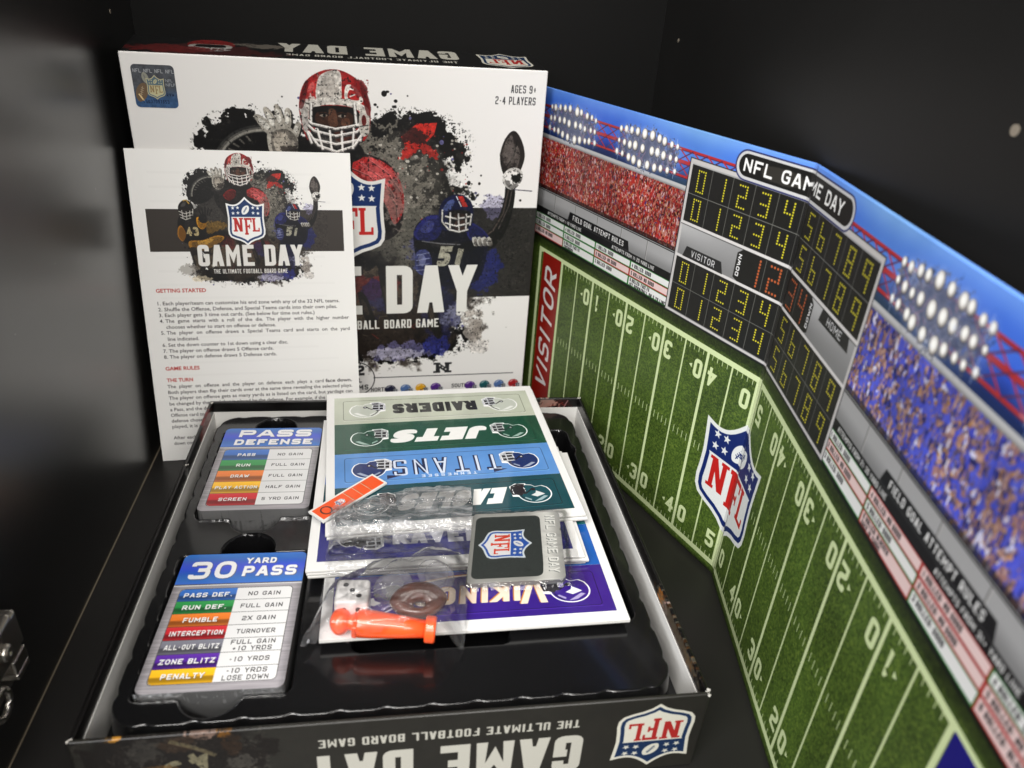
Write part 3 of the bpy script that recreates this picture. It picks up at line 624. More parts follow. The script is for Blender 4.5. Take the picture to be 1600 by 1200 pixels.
def side_print(cv, kind):
    """long box side, printed the other way up; z 0..50"""
    INK = (.66, .65, .61)
    cv.push(0, 50.5, 1, 1, math.pi)         # upside down
    cv.pop()
    cv.push(78.5, 29.7, 1, 1, math.pi)
    cv.btext('GAME DAY', 0, 0, 25.2, 12.2, 5.0, INK, gap=2.4, rnd=.10, width=122)
    cv.pop()
    cv.push(75.6, 40.2, 1, 1, math.pi)
    cv.btext('THE ULTIMATE FOOTBALL BOARD GAME', 0, 0, 5.2, 2.3, .82, INK, gap=.62, rnd=.1, width=114)
    cv.pop()
    shield(cv, 112, 25, 34, 39, rot=math.pi, navy=(.07, .15, .27), red=(.58, .13, .12), edge=(.74, .73, .68), white=(.74, .73, .68))
    if kind == 'lid':
        cv.push(-86, 22, .62, .62, math.pi); cv.push(9, -242)
        patch(cv, -9, 210, 60, 30, (.30, .10, .10), .6, 1.4, 9, 4)
        hx, hz = -9, 242
        cv.ell(hx, hz+4, 24, 21.5, (.42, .10, .10)); cv.rrect(hx-22, hz-16, hx+22, hz+4, 9, (.52, .50, .48)); cv.rrect(hx-15, hz-11, hx+15, hz+3, 5, (.06, .05, .05))
        for q in (0, 6, 14): cv.line([(hx-21, hz-4-q), (hx-14, hz-10-q), (hx, hz-12.5-q), (hx+14, hz-10-q), (hx+21, hz-3-q)], 2.4, (.62, .61, .6))
        for q in (-16, -9, -2, 5, 12): cv.line([(hx+q, hz-10), (hx+q*.9, hz-25)], 1.8, (.62, .61, .6))
        cv.pop(); cv.pop()
        patch(cv, -108, 36, 26, 10, (.36, .10, .10), .8, 1.3, 6, 6); patch(cv, -55, 18, 14, 6, (.45, .42, .38), .7, 2.0, 4, 7)
    else:
        patch(cv, -95, 38, 34, 24, (.07, .055, .045), .9, 1.0, 10, 14)
        cv.push(-84, 33, 1.0, 1.0, math.pi+.45); cv.btext('43', -2, -7, 12, 8, 3.0, (.40, .38, .30), gap=3.2, rnd=.4); cv.pop()
        patch(cv, -118, 50.2, 2.6, 1.2, (.60, .42, .14), 1, 1.2, 1.2, 16); patch(cv, -84, 50, 6, 2.6, (.44, .36, .32), .8, 1.9, 1.2, 17); patch(cv, -75, 49.5, 2.6, 3.0, (.42, .27, .08), .8, 1.8, 1.2, 18)
        patch(cv, -73, 42, 4, 6, (.15, .10, .06), .7, 1.3, 3, 19); patch(cv, -94, 45, 7, 4, (.22, .16, .11), .6, 1.9, 2.5, 20)
        patch(cv, -108, 41, 8, 6, (.20, .195, .18), .6, 2.4, 2.5, 21, .6); patch(cv, -102, 29, 9, 3, (.34, .23, .09), .6, 1.9, 3, 22); patch(cv, -70, 30, 5, 4, (.26, .25, .23), .7, 2.4, 2.5, 23)
        cv.line([(-97, 47), (-88, 42), (-80, 36)], 2.2, (.33, .30, .22), alpha=.8)
def tex_side(kind):
    cv = Cv(-137, 137, 0, 50.5, 6, (.125, .12, .105) if kind != 'lid' else (.06, .06, .062))
    n = fbm(cv.H, cv.W, 40, 2, 3)[..., None]; cv.a *= .9+.2*n
    side_print(cv, kind)
    m0 = cv.a.copy(); grunge(cv, -134, -58, 0, 50.5, .2)
    return cv.image('box_side_print_'+kind)
def tex_rim(kind):
    cv = Cv(0, 270, 0, 14, 4, (.035, .033, .032))
    if kind == 'back':
        patch(cv, 252, 9, 9, 3, (.30, .08, .07), .5, 2.6, 1.6, 2); [cv.line([(238+k*2.2, 4+5*abs(math.sin(k*2.1))), (241+k*2.2, 12-5*abs(math.sin(k*1.3)))], .35, (.6, .2, .17)) for k in range(9)]; patch(cv, 244, 10, 8, 4, (.65, .5, .45), .8, 2.2, 2, 3); cv.line([(256, 1), (258, 8), (260, 12)], .9, (.5, .35, .35))
        cv.line([(0, 13.2), (270, 13.2)], .8, (.20, .20, .20))
    if kind == 'left':
        patch(cv, 246, 9, 16, 6, (.42, .10, .10), .9, 1.7, 3, 5); patch(cv, 240, 8, 5, 4, (.55, .45, .45), .8, 2.2, 2, 6); patch(cv, 190, 8, 3, 5, (.5, .5, .5), .9, 2.2, 1.5, 7)
    if kind == 'right':
        patch(cv, 64, 10, 5, 4, (.66, .38, .10), 1, 1.4, 2, 8); patch(cv, 57, 10, 4, 3, (.66, .54, .52), 1, 1.6, 2, 9); patch(cv, 40, 9, 26, 5, (.20, .12, .05), .9, 2.4, 2, 12); patch(cv, 22, 10, 5, 3, (.46, .28, .09), .8, 2.2, 1.6, 10); patch(cv, 36, 10, 30, 3, (.34, .32, .28), .7, 2.8, 1.6, 11)
    return cv.image('rim_print_'+kind)

# dot-matrix digits 4 x 9
SEG = {'0': 'abcdef', '1': 'bc', '2': 'abged', '3': 'abgcd', '4': 'fgbc', '5': 'afgcd', '6': 'fedcg', '7': 'abc', '8': 'abcdefg', '9': 'fabgc'}
def dotdigit(cv, d, x, z, w, h, col, r, aspect=1.0):
    cols, rows = 4, 9; S = SEG[d]; on = set()
    for c in range(cols):
        if 'a' in S: on.add((c, 8))
        if 'g' in S: on.add((c, 4))
        if 'd' in S: on.add((c, 0))
    for q in range(4, 9):
        if 'f' in S: on.add((0, q))
        if 'b' in S: on.add((3, q))
    for q in range(0, 5):
        if 'e' in S: on.add((0, q))
        if 'c' in S: on.add((3, q))
    polys = []
    t = np.linspace(0, 6.283, 8, endpoint=False)
    for c, q in on:
        polys.append(np.column_stack([x+w*c/3+r*np.cos(t), z+h*q/8+r*aspect*np.sin(t)]))
    cv.fill(polys, col)
def tex_board(side):
    x0, x1 = (-262, 0) if side == 'L' else (0, 262)
    cv = Cv(x0, x1, 0, 260, 5.0, (.22, .34, .13))
    H_, W_ = cv.H, cv.W; sd = 1 if side == 'L' else 2
    X, Z = cv.grid((0, 0, W_, H_))
    # ---- turf
    g1 = fbm(H_, W_, 4, 11*sd, 2, .8)-.5; g2 = fbm(H_, W_, 160, 13*sd, 3)-.5; g3 = rng(sd).rand(H_, W_).astype(np.float32)-.5
    base = np.array((.250, .335, .140)); lum = 1+g1*.95+g2*.35+g3*.18
    cv.a[:] = base*np.clip(lum, .3, 2)[..., None]
    cv.a[..., 0] += (np.clip(g1, 0, 1)*.12); cv.a[..., 2] -= .01
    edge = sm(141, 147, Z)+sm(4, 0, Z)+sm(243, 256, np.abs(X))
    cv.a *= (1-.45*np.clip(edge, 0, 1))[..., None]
    LN = (.76, .81, .62)
    gm = .85+.35*(g1+.5)
    def R(a, b, c, d, **k): cv.rect(a, b, c, d, LN, mod=None, **k)
    R(-236, 5.3, 236, 9.0); R(-236, 139.2, 236, 142.6)
    for s in (-1, 1):
        R(s*236.5-1.7, 5.3, s*236.5+1.7, 142.6); R(s*204.3-1.4, 9, s*204.3+1.4, 140)
    R(-1.5, 9, 1.5, 140)
    for k in range(-9, 10):
        if k == 0: continue
        wd = 1.1 if k % 2 == 0 else .62
        R(k*20.35-wd, 9, k*20.35+wd, 140)
    for k in range(-49, 50):
        if k % 5 == 0: continue
        x = k*4.07
        for a, b in ((136.0, 139.4), (74.2, 79.6), (9, 12.2)): R(x-.24, a, x+.24, b)
    for k in range(-4, 5):
        if k == 0: continue
        n = 50-10*abs(k); x = k*40.7
        for up in (0, 1):
            cv.push(x, 125.5 if up else 22.5, 1, 1, math.pi if up else 0)
            cv.btext(str(n)[0], -9.6, -6.2, 12.4, 7.2, 2.5, LN, rnd=.16); cv.btext('0', 2.6, -6.2, 12.4, 7.2, 2.5, LN, rnd=.16)
            d = (-1 if k < 0 else 1)*(-1 if up else 1)
            cv.fill([[(d*11.4, -1.6), (d*11.4, 1.6), (d*14, 0)]], LN)
            cv.pop()
    for up in (0, 1):
        cv.push(0, 125.5 if up else 22.5, 1, 1, math.pi if up else 0)
        cv.btext('5', -10.6, -6.2, 12.4, 7.2, 2.5, LN, rnd=.16); cv.btext('0', 3.4, -6.2, 12.4, 7.2, 2.5, LN, rnd=.16); cv.pop()
    # end zones
    for s, word, c in ((-1, 'VISITOR', (.50, .09, .06)), (1, 'HOME', (.09, .08, .42))):
        cv.rect(s*219-13, 11, s*219+13, 140, c)
        cv.push(s*219, 75, 1, 1, math.pi/2 if s < 0 else -math.pi/2)
        cv.btext(word, 0, -8.3, 16.6, 13, 2.7, (.80, .79, .78), gap=3.4, align='C', shear=.30, rnd=.35, width=104); cv.pop()
    # ---- rules table
    cv.rect(-262, 151, 262, 187, (.10, .10, .10))
    gr = (.56, .55, .54)
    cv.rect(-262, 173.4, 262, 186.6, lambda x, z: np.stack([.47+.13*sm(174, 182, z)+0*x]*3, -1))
    for k in range(-9, 10):
        if abs(k) > 1: cv.rect(k*27.8-.28, 173.5, k*27.8+.28, 186.6, (.33, .33, .33)); cv.rect(k*27.8+.28, 173.5, k*27.8+.7, 186.6, (.70, .69, .68))
    cv.rect(-262, 186.6, 262, 188.4, (.07, .07, .07)); cv.rect(-262, 187.2, 262, 187.7, (.6, .6, .6))
    cv.rect(-262, 168.8, 262, 173.6, (.07, .07, .07)); cv.rect(-262, 149.6, 262, 151.6, (.06, .08, .05))
    GR, RE = (.12, .40, .14), (.60, .14, .12)
    txtL = [[('1 ROLLED: GOOD', GR), ('2 ROLLED: GOOD', GR), ('3 ROLLED: NO GOOD', RE)], [('4 ROLLED: GOOD', GR), ('5 ROLLED: GOOD', GR), ('6 ROLLED: FAKE FG/ TOUCHDOWN', GR)],
            [('1 ROLLED: GOOD', GR), ('2 ROLLED: NO GOOD', RE), ('3 ROLLED: GOOD', GR)], [('4 ROLLED: GOOD', GR), ('5 ROLLED: NO GOOD', RE), ('6 ROLLED: FAKE FG/ 1ST DOWN/BALL ON 5 YD LINE', GR)]]
    txtR = [[('1 ROLLED: GOOD', GR), ('2 ROLLED: NO GOOD', RE), ('3 ROLLED: GOOD', GR)], [('4 ROLLED: NO GOOD', RE), ('5 ROLLED: GOOD', GR), ('6 ROLLED: BLOCKED/ SACK 10 YARDS', RE)],
            [('1 ROLLED: NO GOOD', RE), ('2 ROLLED: NO GOOD', RE), ('3 ROLLED: GOOD', GR)], [('4 ROLLED: GOOD', GR), ('5 ROLLED: NO GOOD', RE), ('6 ROLLED: BLOCKED', RE)]]
    for s, tx in ((-1, txtL), (1, txtR)):
        for i in range(4):
            a = (-248+41*i) if s < 0 else (84+41*i)
            for j in range(3):
                zt = 168.6-5.3*j; zb = zt-5.3 if j < 2 else 151.6
                tcol = tx[i][j][1]
                cv.rect(a, zb, a+41, zt, tcol); cv.rect(a+.8, zb+.7, a+40.4, zt-.5, (.84, .84, .83) if tcol == GR else (.84, .74, .73))
                t = tx[i][j][0]
                if '/ ' in t:
                    p, q = t.split('/ ', 1); cv.btext(p, a+2, zt-3.2, 2.3, 1.05, .42, (.05, .05, .06), gap=.32, rnd=.1); cv.btext(q, a+2, zt-6.1, 2.3, 1.05, .42, (.05, .05, .06), gap=.32, rnd=.1, width=None if len(q) < 20 else 37.5)
                else: cv.btext(t, a+2, zt-3.9, 2.6, 1.2, .46, (.05, .05, .06), gap=.4, rnd=.1)
        tabs = ((-231, 'ATTEMPTS FROM 1-10 YARD LINE'), (-147, 'ATTEMPTS FROM 11-20 YARD LINE')) if s < 0 else ((90, 'ATTEMPTS FROM 21-30 YARD LINE'), (172, 'ATTEMPTS FROM 31+ YARD LINE'))
        for xx, t in tabs: cv.btext(t, xx, 169.9, 2.5, 1.3, .42, (.85, .85, .84), gap=.36, rnd=.1, width=46)
        c0 = s*166
        cv.fill([[(c0-39, 168.9), (c0-35.5, 180), (c0+35.5, 180), (c0+39, 168.9)]], (.075, .075, .08)); cv.line([(c0-40, 173.7), (c0+40, 173.7)], .25, (.3, .3, .3))
        for xx, t in tabs: cv.rect(xx-2, 169.2, xx+50, 173.3, (.075, .075, .08)); cv.btext(t, xx, 169.9, 2.5, 1.3, .42, (.85, .85, .84), gap=.36, rnd=.1, width=46)
        cv.btext('FIELD GOAL ATTEMPT RULES', c0, 174.9, 3.7, 1.9, .62, (.86, .86, .85), gap=.62, rnd=.25, align='C', width=62)
    # ---- crowd
    Y0, Y1 = int((260-225)*5), int((260-188.4)*5)
    hh = Y1-Y0
    def N(c, sd_): return fbm(hh, W_, c, sd_*sd, 2, .5)
    red = side == 'L'
    a = np.empty((hh, W_, 3), np.float32); a[:] = (.40, .11, .10) if red else (.16, .18, .46)
    lay = [((.58, .16, .15), .50, (10, 6), 31), ((.20, .05, .07), .60, (8, 5), 32), ((.66, .42, .36), .60, (8, 5), 33), ((.70, .55, .45), .72, (6, 4), 34), ((.80, .68, .70), .69, (10, 4), 35), ((.60, .13, .11), .62, (11, 6), 36), ((.72, .55, .20), .80, (6, 4), 37), ((.20, .16, .42), .80, (7, 5), 38)] if red else \
          [((.22, .25, .68), .50, (17, 10), 31), ((.08, .09, .30), .60, (9, 6), 32), ((.58, .42, .38), .56, (14, 6), 33), ((.70, .56, .50), .64, (12, 5), 34), ((.80, .80, .88), .70, (16, 7), 35), ((.26, .30, .74), .57, (18, 11), 36), ((.66, .46, .20), .74, (8, 5), 37), ((.35, .28, .30), .70, (8, 5), 38)]
    for c, th, cell, k in lay:
        m = sm(th-.03, th+.03, N(cell, k))[..., None]; a += (np.array(c, np.float32)-a)*m*.92
    a *= (.75+.5*fbm(hh, W_, 90, 41*sd, 2))[..., None]
    cv.a[Y0:Y1] = a
    cv.rect(-262, 188.4, 262, 190.5, (.06, .05, .05), alpha=.6)
    # ---- sky, rail
    cv.rect(-262, 224.8, 262, 260, lambda x, z: np.stack([.05+.17*sm(228, 246, z)+.16*sm(249, 261, z)+.10*np.exp(-((np.abs(x)-80)/40)**2), .13+.27*sm(228, 246, z)+.16*sm(249, 261, z)+.10*np.exp(-((np.abs(x)-80)/40)**2), .30+.52*sm(227, 243, z)+.06*sm(249, 261, z)], -1))
    cl = fbm(H_, W_, 240, 51*sd, 4)[:int(32*5)]
    cv.a[:160] += ((cl-.5)*.16)[..., None]
    cv.rect(-262, 224.6, 262, 227.7, lambda x, z: np.stack([.50+.20*sm(224.6, 226.4, z)+0*x]*3, -1))
    RT = (.66, .16, .17)
    for z, t in ((247.4, 1.3), (240.3, 2.0), (232.4, 1.3)): cv.rect(-262, z-t/2, 262, z+t/2, RT); cv.rect(-262, z-t/2-.4, 262, z-t/2, (.30, .10, .16))
    for k in range(-22, 22):
        x = k*12
        for za, zb in ((247.4, 240.3), (240.3, 232.4)): cv.line([(x, za), (x+12, zb)], .8, RT); cv.line([(x, zb), (x+12, za)], .7, (.32, .14, .26))
    for c0 in (-126, -210, 126, 210):
        cv.fill([[(c0-29, 246), (c0-10, 249), (c0+10, 249), (c0+29, 246), (c0+27, 233), (c0, 229), (c0-27, 233)]], (.10, .12, .22), alpha=.45)
        patch(cv, c0, 240, 22, 9, (.38, .35, .33), .8, 2.4, 2.2, 61+int(c0)); patch(cv, c0, 240, 22, 9, (.05, .06, .10), .8, 2.4, 2.2, 71+int(c0))
        rj = rng(int(c0)+300)
        for k in range(90):                 # dark scaffold and wiring
            x = c0+(rj.rand()-.5)*54; z = 240+(rj.rand()-.5)*17; an = rj.rand()*3.14; L = 1.5+rj.rand()*4
            cv.line([(x, z), (x+L*math.cos(an), z+L*math.sin(an))], .35, (.05, .05, .08) if rj.rand() < .7 else (.55, .25, .25), alpha=.9)
        patch(cv, c0, 240.5, 30, 12, (.62, .68, .86), .45, .35, 12, 15, 0, .9)
        for row, zr in enumerate((247.3, 240.2, 233.2)):
            for i in range(10):
                u = (i-4.5)/4.5; r0 = (1.55+1.05*(1-abs(u)))*(.85+.3*rj.rand())
                x = c0+28.5*np.sign(u)*abs(u)**.9+.5*rj.randn(); z = zr+(2.6*(1-abs(u)) if row == 0 else (-2.6*(1-abs(u)) if row == 2 else 0))+.35*rj.randn()
                cv.ell(x, z, r0*1.75, r0*2.0, (.95, .95, 1.0), n=16, alpha=lambda gx, gz, x=x, z=z, r0=r0: (.55*np.exp(-((gx-x)**2+((gz-z)*.8)**2)/(r0*.95)**2)).astype(np.float32)); cv.ell(x+.2, z-.2, r0+.3, r0*1.25+.3, (.10, .10, .14), n=14, alpha=.55); cv.ell(x, z, r0, r0*1.22, (.62, .60, .57), n=14); cv.ell(x-.2, z+.3, r0*.80, r0*1.0, (.90, .89, .87), n=12); cv.ell(x-.2, z+.3, r0*.5, r0*.6, (1, 1, .98), n=10)
        for (dx, zz) in ((-28, 232.5), (28, 233.5), (27, 247), (12, 240), (-20, 247), (0, 229.5)):
            for a_ in range(4):
                an = a_*math.pi/4; L = 4.6 if a_ % 2 == 0 else 2.6
                cv.line([(c0+dx-L*math.cos(an), zz-L*math.sin(an)), (c0+dx+L*math.cos(an), zz+L*math.sin(an))], .25, (.85, .88, .95), alpha=.8)
    # ---- scoreboard
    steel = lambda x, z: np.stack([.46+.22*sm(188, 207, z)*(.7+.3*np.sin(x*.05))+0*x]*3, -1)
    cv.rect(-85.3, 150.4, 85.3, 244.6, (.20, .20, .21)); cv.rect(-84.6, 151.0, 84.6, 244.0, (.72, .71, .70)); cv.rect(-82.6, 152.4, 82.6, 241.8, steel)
    BK = (.105, .105, .10); YL = (.78, .74, .16); OR = (.66, .33, .18)
    def cells(z0, z1):
        cv.rect(-82.6, z0, 82.6, z1, BK); zm = (z0+z1)/2
        cv.line([(-82.6, zm), (82.6, zm)], .35, (.42, .42, .40))
        for k in range(-4, 5): cv.line([(k*16.4, z0), (k*16.4, z1)], .35, (.40, .40, .38))
        for row, zz in enumerate((z0, zm)):
            for i in range(10):
                dotdigit(cv, str(i), -82+16.4*i+5.6, zz+2.3, 5.4, (z1-z0)/2-4.8, YL, .62, .95)
    cells(208.2, 241.0); cells(152.9, 186.4)
    cv.line([(-84, 207.4), (84, 207.4)], 1.7, (.78, .77, .76)); cv.line([(-84, 187.2), (84, 187.2)], 1.7, (.78, .77, .76)); cv.line([(-84, 206.3), (84, 206.3)], .4, (.2, .2, .2))
    cv.fill([[(-78, 187.8), (-75.5, 194.4), (-46, 194.4), (-43.5, 187.8)]], (.14, .14, .14)); cv.btext('VISITOR', -60.7, 189.2, 3.9, 2.5, .52, (.80, .80, .80), gap=.9, rnd=.3, align='C')
    cv.fill([[(78, 200), (76, 206.6), (46, 206.6), (44, 200)]], (.14, .14, .14)); cv.btext('HOME', 61, 201.4, 3.9, 3.0, .55, (.80, .80, .80), gap=1.1, rnd=.3, align='C')
    cv.fill([[(-35.5, 189.5), (-35.5, 203.5), (-31.5, 206.4), (31.5, 206.4), (35.5, 203.5), (35.5, 189.5), (32, 188), (-32, 188)]], BK)
    for k in (-14.5, 0, 14.5): cv.line([(k, 188.2), (k, 206)], .35, (.40, .40, .38))
    for i, d in enumerate('1234'): dotdigit(cv, d, -29.5+14.5*i+4.6, 190.0, 6.6, 14, OR, .78)
    for s in (-1, 1): cv.push(s*33, 197, 1, 1, math.pi/2); cv.btext('DOWN', 0, -1.2, 2.5, 2.5, .62, (.86, .86, .86), gap=.5, rnd=.2, align='C'); cv.pop()
    # name plate
    cv.rrect(-50.5, 241.2, 50.5, 257.4, 7.9, (.17, .19, .36)); cv.rrect(-49.6, 242.0, 49.6, 256.6, 7.2, (.74, .74, .74)); cv.rrect(-47.8, 243.6, 47.8, 255.2, 5.7, (.09, .09, .085))
    patch(cv, -18, 249, 14, 4, (.22, .21, .19), .7, .8, 10, 91); 
    cv.btext('NFL GAME DAY', -3.2, 246.1, 6.8, 5.6, 1.3, (.90, .90, .89), gap=1.5, rnd=.35, align='C', width=82)
    # centre emblem
    shield(cv, 0, 73.2, 55, 70, navy=(.075, .14, .36), red=(.68, .12, .11), edge=(.82, .83, .82), white=(.82, .83, .82))
    return cv.image('board_print_'+side)

CARD_ROWS = {1: [('PASS', 'NO GAIN', 0), ('RUN', 'FULL GAIN', 1), ('DRAW', 'FULL GAIN', 2), ('PLAY ACTION', 'HALF GAIN', 6), ('SCREEN', '5 YRD GAIN', 3)],
             2: [('PASS DEF.', 'NO GAIN', 0), ('RUN DEF.', 'FULL GAIN', 1), ('FUMBLE', '2X GAIN', 2), ('INTERCEPTION', 'TURNOVER', 3), ('ALL-OUT BLITZ', 'FULL GAIN|+10 YRDS', 4), ('ZONE BLITZ', '-10 YRDS', 5), ('PENALTY', '-10 YRDS|LOSE DOWN', 6)]}
RC = [(.17, .37, .66), (.15, .50, .25), (.80, .43, .16), (.70, .15, .18), (.42, .42, .46), (.31, .15, .54), (.86, .65, .13)]
def tex_card(kind):
    cv = Cv(0, 63.5, 0, 88.9, 13, (.62, .60, .62))
    X, Z = cv.grid((0, 0, cv.W, cv.H))
    n = fbm(cv.H, cv.W, (8, 300), 3, 2)[..., None]; cv.a[:] = (np.array((.60, .585, .60))*(.82+.3*n))*(.85+.2*sm(0, 30, np.minimum(X, 63.5-X)*8))[..., None]
    zt = 66.5
    cv.rect(0, zt, 63.5, 88.9, lambda x, z: np.stack([.19+.04*np.sin(z*.4+x*.05)+0*x, .36+.06*np.sin(z*.3)+0*x, .74+.04*np.sin(z*.5)+0*x], -1))
    cv.rect(0, zt-.7, 63.5, zt, (.25, .25, .28)); cv.rect(0, zt-1.3, 63.5, zt-.7, (.86, .86, .86))
    SH = (.35, .35, .40); WT = (.90, .90, .90)
    def tt(s, x, z, h, cw, t, wd, al='C'):
        cv.btext(s, x+.5, z-.5, h, cw, t, SH, gap=t*.9, rnd=.32, shear=.04, align=al, width=wd, alpha=.8); cv.btext(s, x, z, h, cw, t, WT, gap=t*.9, rnd=.32, shear=.04, align=al, width=wd)
    if kind == 1: tt('PASS', 33, 78.2, 8.6, 12, 2.5, 47); tt('DEFENSE', 33, 68.6, 6.6, 7, 1.9, 50)
    else: tt('30', 5.0, 70.2, 13.0, 11.4, 2.7, 23, 'L'); tt('YARD', 32.6, 81, 4.3, 3.6, 1.1, 15.5, 'L'); tt('PASS', 32.0, 71.4, 7.6, 6.4, 1.9, 27.5, 'L')
    rows = CARD_ROWS[kind]; z0, z1 = 4.4, zt-3.6; dz = (z1-z0)/len(rows)
    box = rr(4.2, z0, 59.3, z1, 2.2)
    cv.fill([rr(3.9, z0-.3, 59.6, z1+.3, 2.4)], (.2, .2, .2)); cv.fill([box], (.87, .87, .87))
    for i, (a, b, c) in enumerate(rows):
        zb = z1-dz*(i+1); col = np.array(RC[c])
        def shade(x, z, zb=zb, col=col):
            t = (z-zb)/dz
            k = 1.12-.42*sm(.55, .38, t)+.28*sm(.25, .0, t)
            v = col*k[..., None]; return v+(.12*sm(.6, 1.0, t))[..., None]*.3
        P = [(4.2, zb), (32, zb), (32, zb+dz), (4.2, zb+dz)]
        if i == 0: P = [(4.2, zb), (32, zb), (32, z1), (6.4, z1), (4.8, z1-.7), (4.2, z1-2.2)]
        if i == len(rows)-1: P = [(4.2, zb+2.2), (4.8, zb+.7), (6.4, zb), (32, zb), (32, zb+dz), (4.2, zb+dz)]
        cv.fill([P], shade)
        if i: cv.line([(4.2, zb+dz), (59.3, zb+dz)], .28, (.2, .2, .2))
        h = min(3.1, dz*.36); cw = 2.55
        wd = min(24.5, len(a)*2.5+1)
        cv.btext(a, 18.3+.25, zb+dz*.5-h*.5-.25, h, cw, .66, (.15, .15, .15), gap=.7, rnd=.3, shear=.04, align='C', width=wd, alpha=.7)
        cv.btext(a, 18.3, zb+dz*.5-h*.5, h, cw, .66, (.92, .92, .92), gap=.7, rnd=.3, shear=.04, align='C', width=wd)
        L = b.split('|')
        for j, s in enumerate(L):
            zz = zb+dz*.5-h*.5+(0 if len(L) == 1 else (h*.62 if j == 0 else -h*.68))
            cv.btext(s, 45.8, zz, h*.92, 2.4, .50, (.12, .12, .13), gap=.75, rnd=.3, shear=.02, align='C', width=min(21.5, len(s)*2.25))
    return cv.image('card_print_%d' % kind)
def tex_miniback():
    cv = Cv(0, 52, 0, 56, 14, (.60, .60, .58))
    X, Z = cv.grid((0, 0, cv.W, cv.H))
    cv.a[:] = (.50+.22*sm(52, 44, X)*sm(30, 44, X)+.1*sm(0, 6, X))[..., None]*np.array((1, 1, .97))
    cv.rrect(2.2, 3.0, 40, 53, 3.5, (.17, .19, .18))
    n = fbm(cv.H, cv.W, 3, 8, 2)[..., None]
    m = cv.a.copy(); cv.a = np.where((np.abs(m-np.array((.17, .19, .18))).sum(-1, keepdims=True) < .05), m*(.7+.6*n), m)
    shield(cv, 19.5, 29.5, 21, 27, rot=-math.pi/2, navy=(.12, .30, .62), red=(.80, .22, .12), edge=(.80, .83, .85), white=(.86, .86, .86))
    cv.push(46, 29, 1, 1, -math.pi/2)
    cv.btext('NFL GAME DAY', .3, -3.0, 5.6, 3.6, 1.0, (.16, .22, .22), gap=.9, rnd=.3, align='C', width=47); cv.btext('NFL GAME DAY', 0, -2.6, 5.6, 3.6, .95, (.90, .90, .88), gap=.9, rnd=.3, align='C', width=47); cv.pop()
    return cv.image('small_card_back_print')

def strip_tex(word, bg, shell, mask, txt, style, ppm=8, flip=True, sub=None, txt2=None, logo=None):
    """one 138 x 36 mm team strip"""
    cv = Cv(0, 138, 0, 36, ppm, bg)
    n = fbm(cv.H, cv.W, 120, len(word), 3)[..., None]; cv.a *= .94+.12*n
    if flip: cv.push(138, 36, 1, 1, math.pi)
    else: cv.push(0, 0)
    cut = tuple(min(1, c*1.35+.08) for c in bg); dk = tuple(c*.5 for c in bg)
    cv.line(rr(6, 5, 132, 31, 2), .35, dk, closed=True); cv.line([(6, 31.5), (132, 31.5)], .3, cut, alpha=.8)
    if style == 'block': cv.btext(word, 69, 11.5, 13, 9, 3.9, txt, gap=1.6, rnd=.12, align='C', width=59)
    elif style == 'italic': cv.btext(word, 67, 10.5, 15.5, 11, 5.4, txt, gap=1.2, rnd=.2, align='C', shear=.38, width=62)
    elif style == 'flare':
        cv.btext(word, 69.5, 9.7, 17, 8, 2.8, txt2, gap=3, rnd=.1, align='C', width=68); cv.btext(word, 69, 10.2, 17, 8, 1.5, txt, gap=4.2, rnd=.1, align='C', width=67)
        for x in (36, 102): cv.fill([[(x-4, 27), (x+5, 30), (x+5, 26)]], txt2)
    elif style == 'script':
        for o, c in ((.5, txt2), (0, txt)): cv.btext(word[0], 31+o, 5.0-o, 22, 13, 3.6, c, rnd=.4, shear=.12); cv.btext(word[1:], 45+o, 11.5-o, 13, 8, 3.0, c, gap=2.0, rnd=.4, shear=.12, width=52)
        t = np.linspace(0, 1, 14); P = np.column_stack([96-50*t, 7.5-4.5*np.sin(t*3.1)]); cv.line(P, 1.6, txt2); cv.line(P+(0, .3), .9, txt)
    if sub: cv.btext(sub, 69, 29.3 if style != 'flare' else 27.6, 2.8, 2.2, .6, txt, gap=1.8, rnd=.1, align='C')
    helmet(cv, 21.5, 18, 19, shell, mask, 1, logo=logo); helmet(cv, 116.5, 18, 19, shell, mask, -1, logo=logo)
    cv.pop()
    return cv.image('strip_print_'+word.lower())
def tex_orange():
    cv = Cv(0, 47, 0, 14.5, 16, (.86, .85, .83))
    cv.rect(1.4, 1.4, 45.6, 13.1, (.88, .30, .05))
    for x in (23.3, 29.8, 36.2): cv.rect(x-.2, 1.4, x+.2, 13.1, (.85, .70, .58)); cv.rect(x+.2, 1.4, x+.45, 13.1, (.55, .2, .05))
    cv.ring(7.3, 7.2, 2.9, 3.6, .85, (.10, .08, .07))
    shield(cv, 17, 7.2, 4.6, 6.0, rot=math.pi/2, navy=(.10, .17, .40), red=(.7, .13, .12))
    return cv.image('marker_strip_print')
